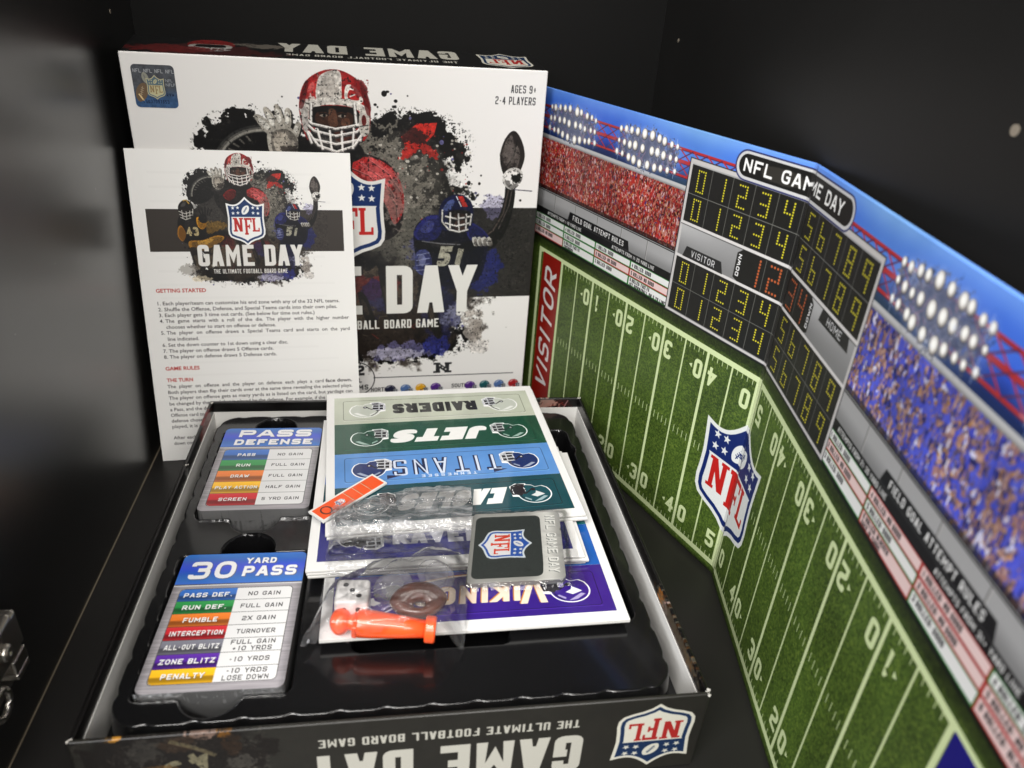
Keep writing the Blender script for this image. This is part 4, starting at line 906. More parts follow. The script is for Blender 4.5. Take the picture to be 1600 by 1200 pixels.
# ------------------------------------------------------------------ materials
def new_mat(name):
    m = bpy.data.materials.new(name); m.use_nodes = True
    return m, m.node_tree, m.node_tree.nodes['Principled BSDF']
def bump(nt, b, scale, strength, dist=.0004, detail=4, vec=None):
    tc = nt.nodes.new('ShaderNodeTexCoord'); n = nt.nodes.new('ShaderNodeTexNoise'); n.inputs['Scale'].default_value = scale; n.inputs['Detail'].default_value = detail
    nt.links.new(tc.outputs['Object'], n.inputs['Vector'])
    bp = nt.nodes.new('ShaderNodeBump'); bp.inputs['Strength'].default_value = strength; bp.inputs['Distance'].default_value = dist
    nt.links.new(n.outputs['Fac'], bp.inputs['Height']); nt.links.new(bp.outputs[0], b.inputs['Normal'])
    return n
def plain(name, col, rough=.5, bs=400, bst=.15, spec=.5, metal=0, coat=0, var=.12, bd=.0004):
    m, nt, b = new_mat(name)
    b.inputs['Roughness'].default_value = rough; b.inputs['Specular IOR Level'].default_value = spec
    b.inputs['Metallic'].default_value = metal; b.inputs['Coat Weight'].default_value = coat; b.inputs['Coat Roughness'].default_value = .08
    n = bump(nt, b, bs, bst, bd)
    tc = nt.nodes.new('ShaderNodeTexCoord'); n2 = nt.nodes.new('ShaderNodeTexNoise'); n2.inputs['Scale'].default_value = 14; n2.inputs['Detail'].default_value = 6
    nt.links.new(tc.outputs['Object'], n2.inputs['Vector'])
    r = nt.nodes.new('ShaderNodeValToRGB'); r.color_ramp.elements[0].position = .3; r.color_ramp.elements[1].position = .7
    r.color_ramp.elements[0].color = tuple(c*(1-var) for c in col)+(1,); r.color_ramp.elements[1].color = tuple(min(1, c*(1+var)) for c in col)+(1,)
    nt.links.new(n2.outputs['Fac'], r.inputs[0]); nt.links.new(r.outputs[0], b.inputs['Base Color'])
    return m
def printed(name, im, rough=.35, spec=.5, bs=900, bst=.12, coat=0.0, coatr=.1, warp=0.0, bd=.0002):
    m, nt, b = new_mat(name)
    t = nt.nodes.new('ShaderNodeTexImage'); t.image = im; t.extension = 'EXTEND'; t.interpolation = 'Cubic'
    nt.links.new(t.outputs['Color'], b.inputs['Base Color'])
    b.inputs['Roughness'].default_value = rough; b.inputs['Specular IOR Level'].default_value = spec
    b.inputs['Coat Weight'].default_value = coat; b.inputs['Coat Roughness'].default_value = coatr
    bump(nt, b, bs, bst, bd)
    if warp:                                # shallow waves in a shrink-wrapped or laminated surface
        tc = nt.nodes.new('ShaderNodeTexCoord'); n = nt.nodes.new('ShaderNodeTexNoise'); n.inputs['Scale'].default_value = 38; n.inputs['Detail'].default_value = 3; n.inputs['Distortion'].default_value = 1.5
        nt.links.new(tc.outputs['Object'], n.inputs['Vector'])
        bp = nt.nodes.new('ShaderNodeBump'); bp.inputs['Strength'].default_value = warp; bp.inputs['Distance'].default_value = .001
        nt.links.new(n.outputs['Fac'], bp.inputs['Height']); nt.links.new(bp.outputs[0], b.inputs['Coat Normal'])
    return m
def black_board(name, col, rough, spec=.5, coat=0):
    m, nt, b = new_mat(name)
    b.inputs['Specular IOR Level'].default_value = spec; b.inputs['Coat Weight'].default_value = coat; b.inputs['Coat Roughness'].default_value = .33
    tc = nt.nodes.new('ShaderNodeTexCoord')
    v = nt.nodes.new('ShaderNodeTexVoronoi'); v.inputs['Scale'].default_value = 60
    nt.links.new(tc.outputs['Object'], v.inputs['Vector'])
    r = nt.nodes.new('ShaderNodeValToRGB'); r.color_ramp.elements[0].position = .018; r.color_ramp.elements[0].color = (.22, .21, .19, 1)
    r.color_ramp.elements[1].position = .03; r.color_ramp.elements[1].color = (0, 0, 0, 1)
    nt.links.new(v.outputs['Distance'], r.inputs[0])
    wn = nt.nodes.new('ShaderNodeMath'); wn.operation = 'GREATER_THAN'; wn.inputs[1].default_value = .975
    sp = nt.nodes.new('ShaderNodeSeparateColor'); nt.links.new(v.outputs['Color'], sp.inputs[0]); nt.links.new(sp.outputs[0], wn.inputs[0])
    mx = nt.nodes.new('ShaderNodeMix'); mx.data_type = 'RGBA'; mx.blend_type = 'ADD'
    nt.links.new(wn.outputs[0], mx.inputs['Factor'])
    n = nt.nodes.new('ShaderNodeTexNoise'); n.inputs['Scale'].default_value = 9; n.inputs['Detail'].default_value = 8; nt.links.new(tc.outputs['Object'], n.inputs['Vector'])
    r2 = nt.nodes.new('ShaderNodeValToRGB'); r2.color_ramp.elements[0].color = tuple(c*.75 for c in col)+(1,); r2.color_ramp.elements[1].color = tuple(c*1.3 for c in col)+(1,)
    nt.links.new(n.outputs['Fac'], r2.inputs[0]); nt.links.new(r2.outputs[0], mx.inputs[6]); nt.links.new(r.outputs[0], mx.inputs[7])
    nt.links.new(mx.outputs[2], b.inputs['Base Color'])
    rr_ = nt.nodes.new('ShaderNodeMapRange'); rr_.inputs[3].default_value = rough-.05; rr_.inputs[4].default_value = rough+.07
    nt.links.new(n.outputs['Fac'], rr_.inputs[0]); nt.links.new(rr_.outputs[0], b.inputs['Roughness'])
    bump(nt, b, 1500, .10, .0001)
    return m
def film(name, tint=.97, milk=.05, rough=.07, gl=1.0, bscale=0, bst=0, streak=0):
    m = bpy.data.materials.new(name); m.use_nodes = True; nt = m.node_tree; nt.nodes.clear()
    o = nt.nodes.new('ShaderNodeOutputMaterial'); tr = nt.nodes.new('ShaderNodeBsdfTransparent'); tr.inputs[0].default_value = (tint, tint, tint, 1)
    g = nt.nodes.new('ShaderNodeBsdfGlossy'); g.inputs['Roughness'].default_value = rough
    d = nt.nodes.new('ShaderNodeBsdfTranslucent'); d.inputs[0].default_value = (.85, .85, .87, 1); d2 = nt.nodes.new('ShaderNodeBsdfDiffuse'); d2.inputs[0].default_value = (.85, .85, .87, 1)
    a = nt.nodes.new('ShaderNodeMixShader'); a.inputs[0].default_value = .5; nt.links.new(d.outputs[0], a.inputs[1]); nt.links.new(d2.outputs[0], a.inputs[2])
    m1 = nt.nodes.new('ShaderNodeMixShader'); m1.inputs[0].default_value = milk; nt.links.new(tr.outputs[0], m1.inputs[1]); nt.links.new(a.outputs[0], m1.inputs[2])
    lw = nt.nodes.new('ShaderNodeFresnel'); lw.inputs[0].default_value = 1.5
    mu = nt.nodes.new('ShaderNodeMath'); mu.operation = 'MULTIPLY'; mu.inputs[1].default_value = gl; mu.use_clamp = True; nt.links.new(lw.outputs[0], mu.inputs[0])
    m2 = nt.nodes.new('ShaderNodeMixShader'); nt.links.new(mu.outputs[0], m2.inputs[0]); nt.links.new(m1.outputs[0], m2.inputs[1]); nt.links.new(g.outputs[0], m2.inputs[2])
    nt.links.new(m2.outputs[0], o.inputs[0])
    if streak:                              # handled polythene: pale stretch marks
        tc = nt.nodes.new('ShaderNodeTexCoord'); mp = nt.nodes.new('ShaderNodeMapping'); mp.inputs['Rotation'].default_value = (0, 0, .45); mp.inputs['Scale'].default_value = (60, 260, 60)
        n = nt.nodes.new('ShaderNodeTexNoise'); n.inputs['Scale'].default_value = 1; n.inputs['Detail'].default_value = 5; n.inputs['Distortion'].default_value = .8
        nt.links.new(tc.outputs['Object'], mp.inputs[0]); nt.links.new(mp.outputs[0], n.inputs['Vector'])
        mr = nt.nodes.new('ShaderNodeMapRange'); mr.inputs[1].default_value = .38; mr.inputs[2].default_value = .72; mr.inputs[3].default_value = milk; mr.inputs[4].default_value = milk+streak
        nt.links.new(n.outputs['Fac'], mr.inputs[0]); nt.links.new(mr.outputs[0], m1.inputs[0])
    if bscale:
        tc = nt.nodes.new('ShaderNodeTexCoord'); n = nt.nodes.new('ShaderNodeTexNoise'); n.inputs['Scale'].default_value = bscale; n.inputs['Detail'].default_value = 3; n.inputs['Distortion'].default_value = 1.2
        nt.links.new(tc.outputs['Object'], n.inputs['Vector']); bp = nt.nodes.new('ShaderNodeBump'); bp.inputs['Strength'].default_value = bst; bp.inputs['Distance'].default_value = .001
        nt.links.new(n.outputs['Fac'], bp.inputs['Height'])
        for q in (g, lw): nt.links.new(bp.outputs[0], q.inputs['Normal'])
    return m
# ------------------------------------------------------------------ mesh helpers
MM = .001
class MB:
    """collects faces in millimetres; uv from a callable on the vertex"""
    def __init__(s): s.v = []; s.f = []; s.m = []; s.sm = False
    def quad(s, *P, m=0): i = len(s.v); s.v += [tuple(p) for p in P]; s.f.append(tuple(range(i, i+len(P)))); s.m.append(m)
    def box(s, x0, x1, y0, y1, z0, z1, m=0, mf=None):
        i = len(s.v); s.v += [(x, y, z) for z in (z0, z1) for y in (y0, y1) for x in (x0, x1)]
        F = ((0, 2, 3, 1), (4, 5, 7, 6), (0, 1, 5, 4), (2, 6, 7, 3), (0, 4, 6, 2), (1, 3, 7, 5))  # bottom top front back left right
        for k, f in enumerate(F): s.f.append(tuple(i+j for j in f)); s.m.append(mf.get(k, m) if mf else m)
    def prism(s, P, z0, z1, m=0, mt=None):
        """outline in x,y extruded along z"""
        n = len(P); i = len(s.v); s.v += [(p[0], p[1], z0) for p in P]+[(p[0], p[1], z1) for p in P]
        s.f.append(tuple(i+j for j in range(n))[::-1]); s.m.append(m); s.f.append(tuple(i+n+j for j in range(n))); s.m.append(m if mt is None else mt)
        for j in range(n): k = (j+1) % n; s.f.append((i+j, i+k, i+n+k, i+n+j)); s.m.append(m)
    def lathe(s, prof, n=24, m=0, axis='z', c=(0, 0, 0)):
        i = len(s.v)
        for r, h in prof:
            for k in range(n):
                a = 2*math.pi*k/n; p = (r*math.cos(a), r*math.sin(a), h)
                if axis == 'x': p = (h, r*math.cos(a), r*math.sin(a))
                if axis == 'y': p = (r*math.cos(a), h, r*math.sin(a))
                s.v.append((p[0]+c[0], p[1]+c[1], p[2]+c[2]))
        for j in range(len(prof)-1):
            for k in range(n): q = (k+1) % n; s.f.append((i+j*n+k, i+j*n+q, i+(j+1)*n+q, i+(j+1)*n+k)); s.m.append(m)
        s.f.append(tuple(i+k for k in range(n))[::-1]); s.m.append(m); b = i+(len(prof)-1)*n; s.f.append(tuple(b+k for k in range(n))); s.m.append(m)
    def tube(s, path, r, n=10, m=0):
        P = [Vector(p) for p in path]; i = len(s.v)
        for j, p in enumerate(P):
            d = (P[min(j+1, len(P)-1)]-P[max(j-1, 0)]).normalized(); a = d.orthogonal().normalized(); b = d.cross(a)
            for k in range(n): t = 2*math.pi*k/n; q = p+(a*math.cos(t)+b*math.sin(t))*r; s.v.append(tuple(q))
        for j in range(len(P)-1):
            for k in range(n): q = (k+1) % n; s.f.append((i+j*n+k, i+j*n+q, i+(j+1)*n+q, i+(j+1)*n+k)); s.m.append(m)
    def build(s, name, mats, parent=None, uv=None, bev=0, smooth=False, seg=2, mw=None):
        me = bpy.data.meshes.new(name); me.from_pydata([(a*MM, b*MM, c*MM) for a, b, c in s.v], [], s.f)
        for q in (mats if isinstance(mats, (list, tuple)) else [mats]): me.materials.append(q)
        me.polygons.foreach_set('material_index', s.m)
        if uv:
            ul = me.uv_layers.new(name='UVMap'); li = np.empty(len(me.loops), np.int32); me.loops.foreach_get('vertex_index', li)
            U = np.array([uv(*p) for p in s.v], np.float32); ul.data.foreach_set('uv', U[li].ravel())
        if smooth: me.polygons.foreach_set('use_smooth', [True]*len(me.polygons))
        me.update(); me.validate()
        bm = bmesh.new(); bm.from_mesh(me); bmesh.ops.recalc_face_normals(bm, faces=bm.faces); bm.to_mesh(me); bm.free()
        o = bpy.data.objects.new(name, me); SC.collection.objects.link(o)
        if parent is not None: o.parent = parent
        if mw is not None: o.matrix_local = mw
        if bev:
            b = o.modifiers.new('edge', 'BEVEL'); b.width = bev*MM; b.segments = seg; b.limit_method = 'ANGLE'; b.angle_limit = .6; b.harden_normals = False
        return o
def tag(o, label, cat, group=None):
    o['label'] = label; o['category'] = cat
    if group: o['group'] = group
    return o
def thing(name, label, cat, mw, group=None):
    o = bpy.data.objects.new(name, None); o.empty_display_size = .01; SC.collection.objects.link(o); o.matrix_world = mw
    return tag(o, label, cat, group)
def struct(o): o['kind'] = 'structure'; return o
def frame(org, yaw=0):
    return Matrix.Translation(Vector(org)) @ Matrix.Rotation(yaw, 4, 'Z')
# local frames found from the photograph's perspective (metres)
TRAY = frame((-.03247, .20909, 0), .17614)
LID = frame((-.1236, .52458, 0), .26437)
BOARD = frame((.13697, .37055, 0), 0)

# ------------------------------------------------------------------ cabinet
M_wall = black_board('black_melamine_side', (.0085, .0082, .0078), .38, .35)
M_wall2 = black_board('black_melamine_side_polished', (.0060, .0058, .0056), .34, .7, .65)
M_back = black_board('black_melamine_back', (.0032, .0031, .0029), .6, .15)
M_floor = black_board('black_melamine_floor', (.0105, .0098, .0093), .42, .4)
M_seam = plain('edge_banding_beige', (.16, .13, .09), .6)
D_ = Vector((-.1808, .9835, 0)); E_ = Vector((.9835, .1808, 0)); C_ = Vector((-.2788, .5606, 0))
YAW = math.atan2(E_.y, E_.x)
CAB = frame(C_, YAW)                       # local x to the right, y into the cabinet, origin at the back left floor corner
IW, DEP, HT = 379, 470, 620
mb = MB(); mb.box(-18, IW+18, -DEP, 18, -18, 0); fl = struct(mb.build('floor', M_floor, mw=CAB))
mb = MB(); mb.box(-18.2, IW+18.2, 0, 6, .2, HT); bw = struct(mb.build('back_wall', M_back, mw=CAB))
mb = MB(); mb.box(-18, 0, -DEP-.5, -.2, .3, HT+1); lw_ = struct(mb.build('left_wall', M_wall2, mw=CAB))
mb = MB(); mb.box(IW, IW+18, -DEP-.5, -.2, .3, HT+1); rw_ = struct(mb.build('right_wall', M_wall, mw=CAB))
mb = MB(); mb.box(.0, .55, -DEP+.5, -.5, .05, .5); sm_ = mb.build('seam_strip', M_seam, fl)
mb = MB(); mb.box(IW-.5, IW, -DEP+.5, -.5, .05, .4); sm_ = mb.build('seam_strip', M_seam, fl)
M_hole = plain('raw_chipboard', (.20, .17, .13), .8, bs=900, bst=.6)
CABi = CAB.inverted()
for (wx, wy, wz), par, sx in (((.1579, .2646, .2948), rw_, 1), ((.0976, .5928, .2961), rw_, 1), ((-.2707, .5166, .2921), lw_, -1)):
    p = CABi @ Vector((wx, wy, wz))
    mb = MB(); x = IW-.25 if sx > 0 else .25
    r = 2.0 if wy < .3 else 1.3
    mb.lathe([(r, 0), (r, .2), (r*.8, .3)], 18, axis='x', c=(0, 0, 0))
    o = mb.build('peg_hole', M_hole, par, smooth=False); o.matrix_local = Matrix.Translation((x*MM if sx > 0 else x*MM-.0003, p.y, p.z))
# hinge on the left wall, near the front
M_met = plain('nickel_plated_steel', (.60, .57, .52), .30, bs=300, bst=.1, metal=1)
hg = thing('cabinet_hinge', 'nickel plated concealed cabinet hinge screwed to the black left side', 'hinge', CAB @ Matrix.Translation((0.0, -.349, .038)) @ Matrix.Scale(.84, 4))
mb = MB(); mb.box(0.2, 2.6, -70, 16, -6, 52); mb.build('mounting_plate', M_met, hg, bev=1.2, seg=3)
mb = MB(); mb.box(3, 14, -70, 11, 23, 46); mb.box(5, 15.5, -64, 4, 44, 50); mb.build('arm', M_met, hg, bev=2.5, seg=4)
mb = MB(); mb.box(2.8, 14, -4, 9, 9, 13); mb.box(2.8, 5, -4, 9, 13, 22); mb.box(11.5, 14, -4, 9, 13, 22); mb.build('clip', M_met, hg, bev=1.2, seg=3)
mb = MB(); mb.lathe([(4.4, 0), (4.4, 1.2), (3.4, 2.2), (1.2, 2.4), (1.0, 1.2)], 20, axis='x', c=(14.2, -8, 34)); mb.build('screw', M_met, hg, smooth=True)
mb = MB(); mb.tube([(10, -17+7.5*math.cos(a), 7+7.5*math.sin(a)) for a in np.linspace(0, 6.28, 24)], 1.8); mb.build('spring', M_met, hg, smooth=True)

# ------------------------------------------------------------------ lid standing at the back
M_card = plain('grey_board_edge', (.40, .38, .35), .8, bs=800, bst=.3)
M_lidw = printed('lid_front_lamination', tex_lid(), .38, bs=1500, bst=.06)
M_lids = printed('lid_side_lamination', tex_side('lid'), .35, bs=1500, bst=.06)
M_blk = plain('black_printed_paper', (.022, .021, .020), .38, bs=900, bst=.12)
M_white = plain('white_paper', (.66, .65, .62), .6, bs=700, bst=.1, var=.04)
ld = thing('game_box_cover', 'white square box lid with helmeted players standing upright against the back', 'box lid', LID)
def uvx(x0, x1, z0, z1, ax=0, az=2): return lambda *p: ((p[ax]-x0)/(x1-x0), (p[az]-z0)/(z1-z0))
mb = MB()
L = 137; n = 26
# front face, very slightly pillowed
mb.box(-L, L, 0, 1.8, .3, 272.6)
mb.build('front_panel', M_lidw, ld, uv=uvx(-137, 137, 0, 274), bev=.8, seg=3)
flare = 5.4
mb = MB()
i = [(-L+.4, 1.0, 270.6), (L-.4, 1.0, 270.6), (L-.4, 48.6, 270.6+flare), (-L+.4, 48.6, 270.6+flare)]
mb.v = i+[(x, y, z+1.8) for x, y, z in i]; mb.f = [(3, 2, 1, 0), (4, 5, 6, 7), (0, 1, 5, 4), (1, 2, 6, 5), (2, 3, 7, 6), (3, 0, 4, 7)]; mb.m = [0]*6
mb.build('top_side', M_lids, ld, uv=lambda x, y, z: ((x+137)/274, 1-(y-1)/50.0), bev=.7, seg=3)
for s in (-1, 1):
    mb = MB(); mb.box(*((L-1.8, L-.02) if s > 0 else (-L+.02, -L+1.8)), 1.9, 48.4, 1.2, 270.4); mb.build('side_wall', M_blk, ld, bev=.4)
mb = MB(); mb.box(-L+2, L-2, 1.9, 48.4, .2, 2.0); mb.build('bottom_side', M_blk, ld, bev=.3)
mb = MB(); mb.prism(rr(0, 0, 25, 25.4, 2.6), 0, .12)
M_holo = printed('holographic_foil', tex_holo(), .25, coat=.6)
st = mb.build('hologram_sticker', M_holo, ld, uv=lambda x, y, z: (x/25, y/25.4)); st.matrix_local = Matrix(((1, 0, 0, -.1312), (0, 0, -1, -.0001), (0, 1, 0, .2402), (0, 0, 0, 1)))
for x, z, rr0 in ((136.6, 271.4, 1.0), (136.2, 286, .6)):
    pass

# ------------------------------------------------------------------ tray
tr = thing('game_box_tray', 'open black game box base with upside down title lettering on its front', 'box', TRAY)
M_side = printed('tray_side_lamination', tex_side('tray'), .36, bs=1500, bst=.08)
M_rim = {k: printed('rim_wrap_'+k, tex_rim(k), .32, bs=1200, bst=.12) for k in ('back', 'left', 'right', 'plain')}
TH = 50.5; TL = 270.5; Wd = 135
mb = MB(); mb.box(-Wd, Wd, 0, 2, .4, TH); mb.build('wall', M_side, tr, uv=uvx(-137, 137, 0, 50.5), bev=.75, seg=3)
mb = MB(); mb.box(-Wd, Wd, TL-2, TL, .4, TH-.1); mb.build('wall', [M_rim['back']], tr, uv=lambda x, y, z: ((x+135)/270, (z-36.5)/14), bev=.7, seg=3)
mb = MB(); mb.box(-Wd+.05, -Wd+2, 2, TL-2, .4, TH-.05); mb.build('wall', [M_rim['left']], tr, uv=lambda x, y, z: (y/270, (z-36.5)/14), bev=.7, seg=3)
mb = MB(); mb.box(Wd-2, Wd-.05, 2, TL-2, .4, TH-.05); mb.build('wall', [M_rim['right']], tr, uv=lambda x, y, z: (y/270, (z-36.5)/14), bev=.7, seg=3)
mb = MB(); mb.box(-Wd+2, Wd-2, 2, TL-2, .5, 2); mb.build('bottom', M_white, tr)
lt = 42.4
for nm, b in (('front', (-Wd+2.05, Wd-2.05, 2.05, 2.5)), ('back', (-Wd+2.05, Wd-2.05, TL-2.5, TL-2.05)), ('left', (-Wd+2.05, -Wd+2.5, 2.6, TL-2.6)), ('right', (Wd-2.5, Wd-2.05, 2.6, TL-2.6))):
    mb = MB(); mb.box(b[0], b[1], b[2], b[3], 2.1, lt+(0 if nm == 'back' else -.3)); mb.build('inner_lining', M_white, tr)
# bright scuffs where the paper wrap has cracked at the corners
M_scuff = plain('scuffed_paper_core', (.50, .48, .44), .8, bs=1500, bst=.8)
r = rng(9)
for cx, cy, n in ((133.6, 268.6, 3), (134, 1.2, 5), (-134, 1.2, 5), (-133.6, 268.6, 3), (134.3, 4, 3), (-133, 192, 3)):
    mb = MB()
    for i in range(n):
        x = cx+r.randn()*.7; y = cy+r.randn()*.8; z = TH-.12+.1*r.rand(); a = .35+.5*r.rand()
        P = [(x+a*math.cos(t)*(.6+.8*r.rand()), y+a*math.sin(t)*(.6+.8*r.rand())) for t in np.linspace(0, 6.28, 8)[:-1]]
        mb.prism(P, z-.4, z)
    mb.build('corner_scuff', M_scuff, tr)

# ------------------------------------------------------------------ vacuum-formed insert: height field with wells
def sd_rr(X, Y, cx, cy, hx, hy, r):
    qx = np.abs(X-cx)-(hx-r); qy = np.abs(Y-cy)-(hy-r)
    return np.hypot(np.maximum(qx, 0), np.maximum(qy, 0))+np.minimum(np.maximum(qx, qy), 0)-r
def sd_c(X, Y, cx, cy, r): return np.hypot(X-cx, Y-cy)-r
def smin(a, b, k=1.5):
    h = np.clip(.5+.5*(b-a)/k, 0, 1); return b+(a-b)*h-k*h*(1-h)
step = .62
xs = np.arange(-131.4, 131.4, step); ys = np.arange(6.2, 267.6, step)
X, Y = np.meshgrid(xs, ys)
def wave(t, per=20.2, amp=1.0, w=3.0, ph=0): return amp*np.exp(-(((t+ph) % per-per/2)/w)**2)
outer = sd_rr(X, Y, -1.2, 138.0, 127.6, 127.0, 17)
edge_s = np.where(np.abs(X+1.2)/127.6 > np.abs(Y-138)/127.0, Y, X)
outer = outer+wave(edge_s, amp=1.1)
c1 = sd_rr(X, Y, -87.0, 196.6, 34.4, 47.2, 3.5); c1 = c1+wave(Y, amp=.9, per=16, w=2.0)*(X < -87)
c1 = smin(smin(c1, sd_c(X, Y, -87.5, 247, 14.2)), sd_c(X, Y, -86.5, 149.8, 14.0))
c2 = sd_rr(X, Y, -86.6, 72.0, 34.4, 47.2, 3.5); c2 = c2+wave(Y, amp=.9, per=16, w=2.0)*(X < -87)
c2 = smin(smin(c2, sd_c(X, Y, -86, 121.5, 14.2)), sd_c(X, Y, -86.5, 28.6, 14.0))
big = sd_rr(X, Y, 38.2, 146.5, 79.5, 92.5, 7)
big = smin(big, sd_rr(X, Y, 12, 56, 39, 11, 5)); big = smin(big, sd_c(X, Y, 110, 214, 9.5))
well = np.minimum(np.minimum(c1, c2), big)
Z = np.full_like(X, 41.0)+.25*(fbm(len(ys), len(xs), 90, 5, 3)-.5)
slope = .9
def drop(d, depth, lip=1.1): # soft lip then steep wall
    t = np.clip(-d/2.4, 0, 1); return depth*(t*t*(3-2*t))
Z = Z-drop(well, 23.5)
ribs = 3.0*np.exp(-((well+1.2)/1.2)**2)*0
outd = np.clip(outer, 0, None)
t = np.clip((outer+1.6)/3.4, 0, 1); Z = Z-17*(t*t*(3-2*t))
ny, nx = X.shape
V = np.column_stack([X.ravel(), Y.ravel(), Z.ravel()])*MM
me = bpy.data.meshes.new('plastic_insert')
idx = np.arange(ny*nx).reshape(ny, nx)
F = np.stack([idx[:-1, :-1], idx[:-1, 1:], idx[1:, 1:], idx[1:, :-1]], -1).reshape(-1, 4)
me.vertices.add(len(V)); me.vertices.foreach_set('co', V.ravel())
me.loops.add(F.size); me.loops.foreach_set('vertex_index', F.ravel().astype(np.int32))
me.polygons.add(len(F)); me.polygons.foreach_set('loop_start', np.arange(0, F.size, 4, dtype=np.int32)); me.polygons.foreach_set('loop_total', np.full(len(F), 4, np.int32))
me.polygons.foreach_set('use_smooth', np.ones(len(F), bool)); me.update(calc_edges=True)
M_ins = plain('glossy_black_plastic', (.0050, .0050, .0054), .20, bs=55, bst=.18, spec=.40, coat=.5, var=.1, bd=.0012)
me.materials.append(M_ins)
ins = bpy.data.objects.new('plastic_insert', me); SC.collection.objects.link(ins); ins.matrix_world = TRAY
tag(ins, 'black glossy moulded plastic insert with wavy rim lying inside the open box', 'insert tray')

# ------------------------------------------------------------------ card decks
M_wrap = film('shrink_wrap_film', .99, .004, .08, .4, 60, .8)
M_cside = plain('card_stack_edges', (.13, .13, .13), .35, bs=2500, bst=.5, coat=.5)
def deck(name, label, kind, cx, cy, rot, ztop, thick):
    mw = TRAY @ Matrix.Translation((cx*MM, cy*MM, ztop*MM)) @ Matrix.Rotation(rot, 4, 'Z')
    t = thing(name, label, 'card deck', mw, 'shrink wrapped decks in the card wells')
    o = rr(-31.75, -44.45, 31.75, 44.45, 3.2)
    k = 6; th = thick/k
    mb = MB(); mb.prism(o, -thick, -.3); mb.build('card_stack', M_cside, t)
    mb = MB(); mb.prism(o, -.28, 0); 
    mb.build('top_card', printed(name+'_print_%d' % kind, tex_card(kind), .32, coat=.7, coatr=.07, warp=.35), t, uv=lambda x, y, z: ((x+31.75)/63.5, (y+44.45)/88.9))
    # film folded down round the deck with crumpled ends
    mb = MB(); r = rng(kind+3); n = 46
    for side in (-1, 1):
        R = []
        for i in range(n+1):
            x = -31.9+63.8*i/n; a = .35+.5*r.rand()
            R.append([(x, side*44.6, -.2), (x, side*(44.9+a), -thick*.35), (x, side*(44.8+a*1.3), -thick*.7), (x, side*44.8, -thick+.3)])
        for i in range(n):
            for j in range(3): mb.quad(R[i][j], R[i+1][j], R[i+1][j+1], R[i][j+1])
        mb.build('shrink_wrap', M_wrap, t); mb = MB()
    return t
deck('play_card_deck', 'card deck headed pass defense in the far well beside the sheets', 1, -87.3, 196.2, -.012, 45.4, 21)
deck('play_card_deck', 'card deck headed 30 yard pass in the near well', 2, -86.1, 70.6, -.02, 44.2, 21)

# ------------------------------------------------------------------ punch-out sheets
M_edge = plain('sheet_board_edge', (.60, .59, .56), .7, bs=1500, bst=.3, var=.04)
M_shw = plain('sheet_white_margin', (.74, .735, .72), .42, bs=900, bst=.06, var=.02)
M_under = plain('sheet_grey_core', (.20, .19, .18), .8, bs=900, bst=.2)
def qframe(TLc, BLc, BRc):
    """frame with x along the near edge and y towards the far edge, corner given in tray mm"""
    a, b, c = (Vector(q) for q in (TLc, BLc, BRc)); x = c-b; w = x.length; x.normalize(); y = a-b; h = y.length; y = (y-x*y.dot(x)).normalized(); z = x.cross(y)
    M = Matrix.Identity(4)
    for i in range(3): M[i][0] = x[i]; M[i][1] = y[i]; M[i][2] = z[i]; M[i][3] = b[i]*MM
    return TRAY @ M, w, h
def sheet(label, TLc, BLc, BRc, strips, th=1.5, mg=(5.2, 6.5), zo=0):
    mw, w, h = qframe(TLc, BLc, BRc)
    t = thing('punch_out_sheet', label, 'game sheet', mw, 'stack of punch-out team sheets')
    mb = MB(); mb.box(0, w, 0, h, -th+.35, 0, mf={1: 1}); mb.build('board', [M_edge, M_shw], t, bev=.12, seg=1)
    mb = MB(); mb.box(.1, w-.1, .1, h-.1, -th, -th+.33); mb.build('backing', M_under, t)
    n = 4; sh = (h-2*mg[1])/n
    for i, s in enumerate(strips):
        if s is None: continue
        y1 = h-mg[1]-sh*i; y0 = y1-sh
        mb = MB(); mb.box(mg[0], w-mg[0], y0+.08, y1-.08, .02, .12)
        o = mb.build('team_strip', s[0], t, uv=lambda x, y, z: ((x-mg[0])/(w-2*mg[0]), (y-y0)/(y1-y0))); o['label'] = s[1]
    return t
def SP(word, bg, shell, txt, style, flip=True, mask=(.74, .75, .77), **k):
    mat = printed('team_strip_'+word.lower(), strip_tex(word, bg, shell, mask, txt, style, flip=flip, **k), .22, coat=.5, coatr=.06, bs=700, bst=.05)
    return mat, SPL[word]
SPL = dict(RAIDERS='silver strip with black lettering between two helmets', JETS='green strip with slanted white lettering', TITANS='light blue strip with flared white lettering', EAGLES='dark teal strip with white slanted lettering', RAVENS='dark blue strip with pale lettering', VIKINGS='purple strip with cream and gold lettering', LIONS='mid blue strip', JAGUARS='teal strip', PACKERS='dark green strip')
K_ = (.09, .09, .10); WT = (.90, .90, .89)
S_raid = SP('RAIDERS', (.71, .73, .665), (.72, .74, .70), K_, 'block')
S_jets = SP('JETS', (.085, .28, .21), (.085, .28, .21), WT, 'italic', mask=(.66, .68, .68))
S_tit = SP('TITANS', (.33, .53, .77), (.07, .16, .36), (.80, .84, .90), 'flare', sub='TENNESSEE', txt2=(.07, .13, .28))
S_eag = SP('EAGLES', (.04, .25, .28), (.04, .27, .30), WT, 'italic', mask=(.10, .11, .12), logo=(.8, .82, .82))
S_rav = SP('RAVENS', (.115, .115, .42), (.10, .10, .12), (.78, .78, .82), 'block', flip=False, sub='BALTIMORE')
S_vik = SP('VIKINGS', (.20, .11, .47), (.20, .11, .47), (.88, .80, .72), 'script', txt2=(.72, .46, .16), mask=(.12, .11, .14), logo=(.88, .88, .88))
